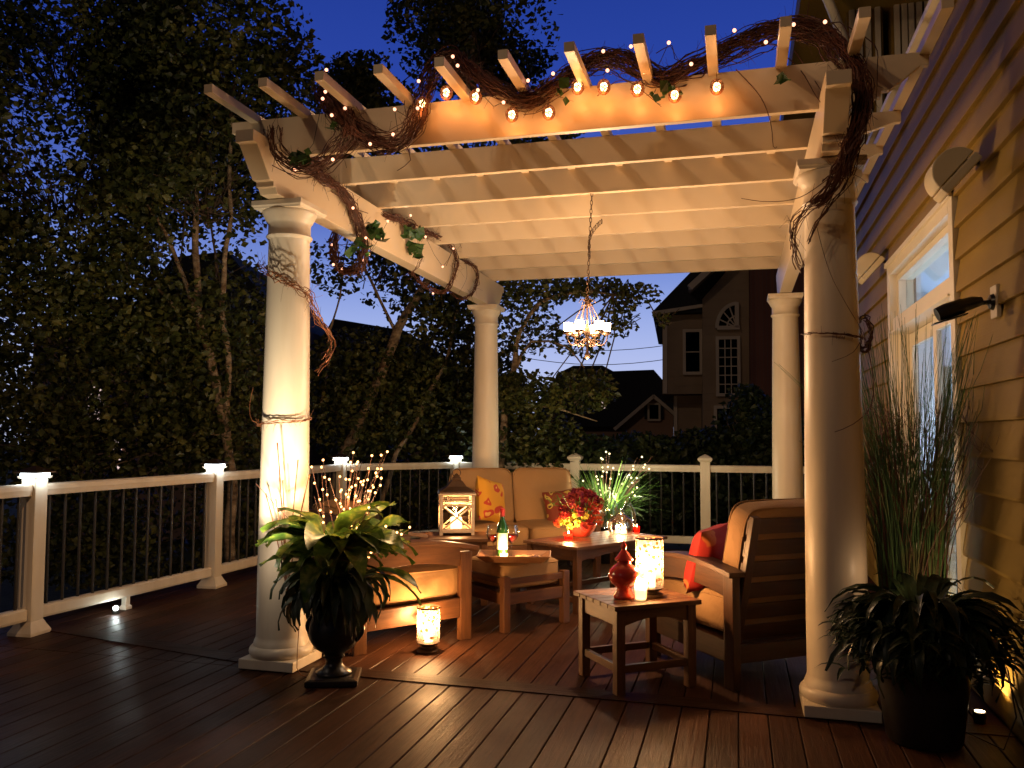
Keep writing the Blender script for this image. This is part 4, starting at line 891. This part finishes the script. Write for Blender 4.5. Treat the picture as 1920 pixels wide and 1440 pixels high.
# back planter with grasses and white lights
b=(1.10,4.02,0); t=thing('back_planter','round planter of bright green grasses by the back rail behind the glass bottles','grass planter',b)
MB().lathe([(.12,0),(.13,.01),(.17,.34),(.18,.35),(.16,.35)],n=32).build('pot','dark_pot',t,True); m=MB(); m2=MB()
for k in range(330):
    az=rr.uniform(0,2*PI); blade(m if k%2 else m2,(.08*math.cos(az),.08*math.sin(az),.34),az,rr.uniform(.35,.75),rr.uniform(.010,.018),rr.uniform(.75,1.5),rr.uniform(.3,1.9),rr.uniform(-.5,.5),8)
m.build('grass_blades','grass_leaf',t,True); m2.build('reed_blades','reed_leaf',t,True)
bb=(1.10,4.0,.36); tips=[rel(*q,bb) for q in ((1137,848,4.),(1147,878,3.9),(1115,880,4.),(1195,858,4.),(1223,856,4.05),(1195,900,3.9),(1190,930,3.9),(1120,900,3.9),(1125,920,3.9),(1145,905,3.85),(1216,880,4.),(1104,905,4.),(1195,915,3.85),(1160,890,4),(1128,860,4.05))]
lit_twigs('twigs with tiny white lights standing in the back grass planter',bb,tips,'bulb_white',.5,r=.009)
for q,pw in (((1135,905,3.80),8),((1190,912,3.80),8),((1160,870,3.9),6),((1150,940,3.75),5)): p=ony(*q); lamp('twig_lamp',p,pw,(1,.90,.60),.02)

# ------------------------------------------------------------------ vine garland with string lights
def smooth_path(P,step=.03):
    P=[Vector(p) for p in P]; P=[P[0]]+P+[P[-1]]; out=[]
    for i in range(1,len(P)-2):
        a,b,c,d=P[i-1:i+3]; n=max(2,int((c-b).length/step))
        for k in range(n):
            u=k/n; out.append(.5*((2*b)+(c-a)*u+(2*a-5*b+4*c-d)*u*u+(3*b-a-3*c+d)*u**3))
    out.append(P[-2]); return out
def bundle(m,path,n,spread,r,jt=.030):
    sp=smooth_path(path); L=len(sp)
    for k in range(n):
        s=rr.uniform(0,100); a0=rr.uniform(0,2*PI); off=spread*rr.random()**.6
        i0=int(rr.uniform(0,.25)*L) if rr.random()<.6 else 0; i1=L-int(rr.uniform(0,.25)*L) if rr.random()<.6 else L
        if i1-i0<6: continue
        pts=[]
        for i in range(i0,i1):
            p=sp[i]; d=(sp[min(i+1,L-1)]-sp[max(i-1,0)]).normalized(); x=d.cross(Vector((.2,.9,.3))).normalized(); y=d.cross(x)
            a=a0+.05*i+1.2*noise.noise(Vector((i*.06,s,0))); o=off*(1+.7*noise.noise(Vector((i*.10,s,5))))
            jit=Vector((noise.noise(Vector((i*.35,s,9))),noise.noise(Vector((i*.35,s,19))),noise.noise(Vector((i*.35,s,29)))))*jt
            pts.append(p+x*o*math.cos(a)+y*o*math.sin(a)+jit)
        m.tube(pts[::1],r*rr.uniform(.6,1.25),4)
        for _ in range(max(1,len(pts)//8)):
            q=rr.choice(pts); v=Vector((rr.uniform(-1,1),rr.uniform(-.6,.6),rr.uniform(-1,1)))*(.07 if jt>.02 else .025); m.tube([q,q+v*.5+Vector((0,0,rr.uniform(-.02,.02))),q+v+Vector((0,0,rr.uniform(-.04,.04)))],r*.5,3,.5)
    return sp
F=lambda px,py,Y=-.13: ony(px,py,Y-.085)
t1=thing('vine_garland','long grapevine garland twisted along the front of the pergola from corner to corner','garland',(0,0,0))
m=MB()
pathA=[F(515,240,-.20),F(520,280,-.2),F(560,310,-.18),F(610,300),F(640,270),F(655,240),F(620,200,-.10),F(608,170,.0),F(632,185,-.12),F(655,225),F(700,260),F(745,265),F(775,235),F(790,190,-.10),F(812,130,.02),F(845,108,.06),F(880,130,.0),F(925,165,-.06),F(985,190,-.10),F(1030,170,-.08),F(1075,140,-.05),F(1110,118,.0),F(1160,112,.02),F(1200,130,-.02),F(1245,150,-.07),F(1300,130,-.05),F(1360,100,.0),F(1420,70,.03),F(1490,52,.05),F(1545,65,.03),F(1590,110,-.1)]
bundle(m,pathA,44,.048,.0024)
bundle(m,[F(930,168,-.06),F(985,190,-.10),F(1030,170,-.08),F(1110,118,.0),F(1160,118,.02),F(1245,152,-.07),F(1300,130,-.05),F(1360,100,.0),F(1420,72,.03),F(1490,58,.05),F(1550,75,.03),F(1592,120,-.1)],30,.062,.0024)
X0=PW+.10
pathB=[F(1500,52,.05),F(1560,70,.0),F(1600,110,-.12),F(1613,160,-.2),F(1612,210,-.2),F(1600,260,-.2),F(1585,300,-.20),F(1560,350,-.20),F(1530,385,-.2)]
bundle(m,pathB,40,.030,.0030)
bundle(m,[F(1590,120,-.14),F(1618,170,-.2),F(1612,230,-.2),F(1592,290,-.2),F(1580,330,-.2)],30,.03,.0032)
bundle(m,[F(1575,330,-.19),F(1540,375,-.18),F(1505,395,-.1),F(1487,430,-.02),F(1490,480,.05),F(1500,505,.1)],9,.02,.0026)
for pts in ([F(1380,130,-.1),F(1425,180,-.12),F(1445,230,-.14),F(1450,275,-.14),F(1457,275,-.14)],[F(1490,95,0),F(1520,140,-.05),F(1550,185,-.1)],[F(1460,95,0),F(1500,130,-.06),F(1530,180,-.12),F(1545,200,-.12)],[F(1590,50,0),F(1640,85,-.1),F(1645,130,-.15),F(1640,200,-.2),F(1622,225,-.2)],[F(1600,100,-.1),F(1640,160,-.15),F(1600,240,-.2)],[F(1560,330,-.18),F(1500,370,-.1),F(1440,378,-.05),F(1390,372,0)],[F(1510,60,.05),F(1515,20,.0),F(1518,-10,.0)],[F(1230,100,0),F(1260,85,0),F(1265,110,0),F(1290,120,0)],[F(760,270,-.15),F(770,300,-.15),F(745,320,-.15)],[F(1120,180,-.15),F(1170,150,-.15),F(1240,200,-.15)]):
    sp=smooth_path(pts); m.tube(sp,.0028,4,.5)
m.build('twigs','twig_brown',t1)
iv=MB()
def ivy(m,c,n,sp,size=.055):
    cs=[(c[0]+rr.gauss(0,sp),c[1]+rr.gauss(0,sp),c[2]+rr.gauss(0,sp)) for _ in range(n)]; leaf_mesh(m,cs,size,-.5,1.0)
for q in (((572,300),14,.024),((560,290),8,.02),((620,232),8,.018),((1050,180),5,.014),((1225,180),8,.02),((1255,170),5,.02),((1470,150),4,.012)): ivy(iv,F(*q[0],-.2),q[1],q[2])
iv.build('ivy_leaves','ivy_leaf',t1)
t2=thing('vine_garland','grapevine garland coiled round the left side beam with clumps of ivy','garland',(0,0,0))
m=MB(); I=lambda px,py: onx(px,py,.085); O=lambda px,py: onx(px,py,-.10)
bundle(m,[F(560,300,-.18),I(598,330),I(640,360),I(665,400),I(680,450),I(678,490),onx(668,505,.0),O(640,505),O(628,475),O(632,440),O(650,400)],34,.032,.0028)
bundle(m,[O(665,400),onx(700,398,.0),I(735,410),I(775,425),I(800,445)],16,.028,.0028)
bundle(m,[I(780,428),I(830,450),I(855,480),I(850,520),onx(830,548,.0),O(790,530),O(770,500)],14,.016,.0024)
bundle(m,[I(775,440),I(790,480),I(770,515),onx(760,520,0)],4,.015,.002)
bundle(m,[O(820,500),onx(860,490,.02),I(890,500),I(895,525),I(880,555),onx(860,560,0),O(840,540)],12,.018,.0024)
for pts in ([I(800,440),I(850,440),I(870,480),I(875,520),I(860,550)],[I(690,400),I(650,380),I(652,330),I(646,300)]): m.tube(smooth_path(pts),.0024,4,.6)
m.build('twigs','twig_brown',t2)
iv=MB()
for q in (((695,430),18,.03),((678,460),14,.028),((770,435),14,.03),((780,465),18,.028),((712,440),10,.02)): p=onx(q[0][0],q[0][1],.12); ivy(iv,p,q[1],q[2],.075)
iv.build('ivy_leaves','ivy_leaf',t2)
# vines round the columns
t3=thing('column_vine','bare brown vine strands looped round the front left column','vine',(0,0,0)); m=MB()
def circ(cx,cy,r,a0,a1,z0,z1,n=24): return [(cx+r*math.cos(a0+(a1-a0)*k/n),cy+r*math.sin(a0+(a1-a0)*k/n),z0+(z1-z0)*k/n) for k in range(n+1)]
zt=ony(520,795,-.13).z
bundle(m,circ(0,0,.14,R(170),R(380),zt-.01,zt+.03),5,.010,.0022,.007)
bundle(m,circ(0,0,.14,R(200),R(355),ony(510,490,-.1).z,ony(575,555,-.1).z,14)+[onx(600,600,.13),onx(622,640,.14),onx(612,670,.14),onx(590,700,.13)],9,.022,.0024)
m.tube(smooth_path([circ(0,0,.14,R(170),R(180),zt,zt,1)[0],(-.19,-.02,zt+.02),(-.22,0,zt+.10),(-.20,0,zt+.2)]),.0024,4,.6)
m.build('strands','rust_metal',t3)
t4=thing('column_vine','dark vine knotted at the side of the big front right column','vine',(0,0,0)); m=MB()
zc=ony(1560,632,-.13).z
bundle(m,circ(PW,0,.138,R(190),R(345),zc+.03,zc+.0,18),4,.010,.0024,.007)
kx=ony(1620,625,0.0)
for k in range(12): 
    r_=.04+.02*rr.random(); a0=rr.uniform(0,6); m.tube([(kx.x+.012*rr.uniform(-1,1)+r_*.55*math.cos(a0+q),kx.y-.03+.01*q,kx.z+r_*1.5*math.sin(a0+q)) for q in [j*.4 for j in range(rr.randint(8,16))]],.0026,4)
m.tube(smooth_path([kx,F(1636,700,-.1),F(1634,760,-.15),F(1600,795,-.2),F(1565,810,-.2)]),.003,4,.5)
m.tube(smooth_path([kx,F(1600,660,-.15),F(1560,678,-.16)]),.0024,4,.5)
bundle(m,[F(1590,330,-.17),F(1560,380,-.17),F(1530,420,-.14),F(1516,455,-.14)],5,.02,.002)
m.tube(smooth_path([F(1530,420,-.14),F(1560,520,-.15),kx]),.0012,4,1)
m.build('strands','twig_brown',t4)
# string lights
bulbs=[(612,131),(610,172),(605,185),(647,203),(622,216),(740,205),(737,252),(694,270),(624,299),(553,318),(785,152),(849,106),(858,123),(896,169),(783,203),(944,192),(990,151),(1037,138),(1131,96),(1139,132),(1183,87),(1254,80),(1207,135),(1296,120),(1340,85),(1377,57),(1436,79),(1488,46),(1547,41)]
t=thing('string_lights','string of tiny amber bulbs twined through the vine along the front of the pergola','string lights',(0,0,0))
pb=None; wp=[]
def addbulb(t,p,mat='bulb_amber',r=.0085):
    global pb
    if pb is None: pb=MB().ball((0,0,0),r,10,6).build('bulb',mat,t,True); o=pb
    else: o=pb.copy(); COL.objects.link(o); o.parent=t
    o.location=p
for (x,y) in bulbs: p=F(x,y,-.17); wp.append(p); addbulb(t,p)
m=MB(); 
W_=sorted(wp,key=lambda p:p.x)
for a_,b_ in zip(W_,W_[1:]): mid=(a_+b_)/2+Vector((0,.05,-.03)); m.tube([a_,mid.lerp(a_,.4),mid,mid.lerp(b_,.4),b_],.0016,4)
m.build('wire','rope_dark',t)
t=thing('string_lights','string of tiny amber bulbs in the vine coiled round the left side beam','string lights',(0,0,0)); wp=[]
for (x,y,X) in ((662,390,.13),(727,415,.13),(770,404,.13),(686,446,.13),(692,477,.1),(682,488,.05),(622,459,-.12),(625,496,-.12),(641,504,-.1),(785,441,.13),(798,444,.13),(850,466,.13),(830,500,.13),(812,550,-.1)): p=onx(x,y,X); wp.append(p); addbulb(t,p)
m=MB(); W_=sorted(wp,key=lambda p:p.y)
for a_,b_ in zip(W_,W_[1:]): m.tube([a_,(a_+b_)/2+Vector((.0,0,-.02)),b_],.0016,4)
m.build('wire','rope_dark',t)
balls=[(792,195),(837,174),(892,182),(960,215),(1029,211),(1083,163),(1132,163),(1195,167),(1265,178),(1344,163)]
ends=['leftmost','second from the left','third from the left','fourth from the left','fifth from the left','fifth from the right','fourth from the right','third from the right','second from the right','rightmost']
pbt=None
for k,(x,y) in enumerate(balls):
    p=F(x,y,-.13)
    lab=f'glowing woven ball lantern on the front joist, {ends[k]} of ten'
    if pbt is None:
        t=thing('ball_lantern',lab,'lantern',p,0,'glowing ball lanterns along the front joist'); pbt=t
        MB().ball((0,0,0),.017,12,8,1.2).build('glow','ball_core',t,True)
        m=MB()
        for j in range(26):
            v=RNG.normal(size=3); v/=np.linalg.norm(v); v=Vector(v); x_=v.orthogonal().normalized(); y_=v.cross(x_); h_=RNG.uniform(-.5,.5); rad=.031*math.sqrt(1-h_*h_)
            m.tube([v*.031*h_+(x_*math.cos(q)+y_*math.sin(q))*rad for q in [2*PI*i/14 for i in range(15)]],.0013,3)
        m.tube([(0,0,.03),(0,.01,.06),(0,.05,.08)],.0015,4)
        m.v=[(a,b,c*1.18) for a,b,c in m.v]; m.build('woven_shell','rust_metal',t)
    else:
        t=copy_tree(pbt); t.location=p; t['label']=lab
    lamp('ball_lamp',(p.x,p.y-.02,p.z-.05),.55,(1,.34,.08),.02)
for (x,y) in ((655,240),(737,252),(624,299),(858,123),(1139,125),(1296,118),(1436,75),(1547,45)): p=F(x,y,-.23); lamp('string_lamp',p,.16,(1,.58,.30),.012)
for (x,y) in ((692,470),(760,420),(840,490)): p=onx(x,y,.17); lamp('string_lamp',p,.12,(1,.66,.40),.012)

# ------------------------------------------------------------------ trees
def limb(m,pts,r0,r1,n=8):
    sp=smooth_path(pts,.12); L=len(sp); m.tube([p+Vector((noise.noise(p*2.3),noise.noise(p*2.3+Vector((9,0,0))),0))*.05 for p in sp],[r0+(r1-r0)*i/(L-1)+.012*r0/.1*noise.noise(p*6) for i,p in enumerate(sp)],n)
def tree(name,label,limbs,blobs,mat,D,size,bark='bark',twn=60,group=None):
    base=dep(limbs[0][0][0][0],limbs[0][0][0][1],D); t=thing(name,label,'tree',(base.x,base.y,-1.5),0,group); inv=Vector((-base.x,-base.y,1.5))
    m=MB()
    for pts,r0,r1 in limbs:
        P=[dep(q[0],q[1],D+(q[2] if len(q)>2 else 0)) for q in pts]
        limb(m,P,r0,r1)
    m.v=[tuple(Vector(v)+inv) for v in m.v]; m.build('trunk',bark,t,True)
    cl=[]; tw=MB(); hub0=dep(limbs[0][0][-1][0],limbs[0][0][-1][1],D)
    for bl in blobs:
        px,py,rx,ry,dd,rd,n,gate=bl; c=blob(px,py,rx,ry,D+dd,rd,n,gate); cl+=c
        hub=dep(px,py+ry*.6,D+dd)
        tw.tube([hub0,hub0.lerp(hub,.5)+Vector((.1,0,.12)),hub],.010,4,.7)
        for _ in range(twn*n//6000+3):
            q=Vector(c[rr.randrange(len(c))]); md=q.lerp(hub,.5)+Vector((rr.uniform(-.2,.2),rr.uniform(-.2,.2),rr.uniform(0,.2))); tw.tube([hub.lerp(q,.25),md.lerp(hub,.4),md,q],.008,3,.3)
    lm=MB(); leaf_mesh(lm,cl,size,-.35,.72)
    lm.v=(np.array(lm.v)+np.array(inv)).tolist(); lm.build('crown',mat,t)
    tw.v=[tuple(Vector(v)+inv) for v in tw.v]; tw.build('branches','branch_dark',t)
    return t
tree('birch_tree','tall multi-stemmed birch with peeling bark beyond the left railing, filling the left of the sky',
 [([(438,1150),(434,1000),(430,870),(424,800),(408,720),(385,640),(372,560),(368,480),(366,380),(360,250),(350,120)],.055,.018),
  ([(432,900),(428,780),(430,700),(425,620),(420,540),(428,430),(432,300),(440,150)],.035,.012),
  ([(392,660),(372,600),(345,520),(310,440),(270,370),(215,300),(170,220)],.026,.008),
  ([(340,590),(300,545),(255,510),(210,470)],.02,.006),([(415,815),(370,812),(320,835),(250,860),(180,885)],.016,.006),([(366,300),(395,210),(400,100),(420,20)],.014,.006)],
 [(120,90,260,190,.3,1.3,13000,.28),(430,110,170,190,.2,1.1,10500,.30),(120,330,260,190,.1,1.3,11500,.30),(390,330,150,160,.0,1.1,6500,.30),(100,560,230,160,0,1.2,9500,.16),(320,560,200,150,.3,1.1,6500,.14),(140,780,300,150,.2,1.2,11000,.0),(420,760,130,180,.5,1.0,6500,.0),(180,990,320,110,.6,.9,6000,.05),(450,960,90,130,1.0,.7,2500,.0)],
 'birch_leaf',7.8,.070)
tree('leaning_birch','leaning birch with pale peeling bark behind the railing between the two left columns',
 [([(600,980),(640,870),(672,800),(695,750),(715,700),(738,640),(760,590),(790,550),(815,500),(840,380),(870,200),(890,60)],.075,.02),
  ([(700,1000),(735,875),(765,820),(790,770),(815,715),(840,660),(850,600),(880,500)],.032,.012),([(745,630),(700,540),(660,440),(640,330)],.02,.006),([(600,760),(620,640),(640,520),(655,430)],.018,.006)],
 [(890,60,170,110,.5,1.2,10500,.12),(690,170,90,60,.2,.8,3000,.12),(640,270,90,120,.3,.9,3500,.12),(900,250,200,100,.2,1.1,4000,.1),(700,500,130,70,.3,.9,1200,.2),(820,570,130,70,.2,.9,2300,.16),(690,740,160,130,.5,1.1,9500,.0),(850,740,140,140,.7,1.1,9000,.0),(800,930,240,100,1.0,.8,6500,.0)],
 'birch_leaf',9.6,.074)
tree('overhanging_tree','leafy tree whose branch hangs over the pale sky behind the chandelier',
 [([(905,1050),(935,900),(950,780),(960,700),(975,620),(1010,570),(1080,548),(1150,552)],.06,.012),([(965,690),(1000,640),(1060,650),(1100,690)],.02,.006),([(955,760),(1010,760),(1060,770),(1120,790)],.018,.006)],
 [(990,545,80,40,0,.7,900,.12),(1100,542,80,22,.1,.5,520,.1),(1185,556,60,28,.1,.4,330,.12),(1160,600,40,34,0,.4,190,.1),(985,620,70,60,.2,.8,700,.15),(1085,640,60,34,.1,.6,240,.12),(990,740,80,50,.3,.8,1700,.06),(1080,735,70,44,.2,.6,800,.1),(990,830,110,70,.4,.8,4500,.0),(1240,600,20,16,0,.2,50,0),(1120,730,40,40,0,.4,400,.0)],
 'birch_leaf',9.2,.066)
for (lab,D,bl,stem) in (('dark bushy shrub beyond the back rail left of the planter lights',9.6,[(1080,880,120,70,0,.6,5000,.0),(1010,960,130,70,0,.5,4000,.0)],(1080,1100)),
 ('dark shrub with long leaves behind the back rail under the small gable window',10.2,[(1200,860,90,50,0,.6,3600,.0),(1190,950,110,70,0,.6,5500,.0)],(1190,1100)),
 ('tall dark shrub beyond the back rail before the neighbouring house',10.8,[(1395,800,60,80,0,.6,3000,.05),(1330,850,90,50,0,.6,3500,.0),(1300,940,110,80,0,.6,6000,.0)],(1330,1100)),
 ('dark shrub behind the back right column and armchair',10.0,[(1450,830,60,80,0,.6,3000,.0),(1430,940,120,80,0,.6,6500,.0)],(1440,1100))):
    t=tree('garden_shrub',lab,[([stem,(stem[0]-5,stem[1]-90),(stem[0]+8,stem[1]-200)],.03,.008),([stem,(stem[0]+30,stem[1]-120),(stem[0]+50,stem[1]-210)],.02,.006)],bl,'shrub_leaf',D,.085,'branch_dark',40,'garden shrubs beyond the back rail'); t['category']='shrub'
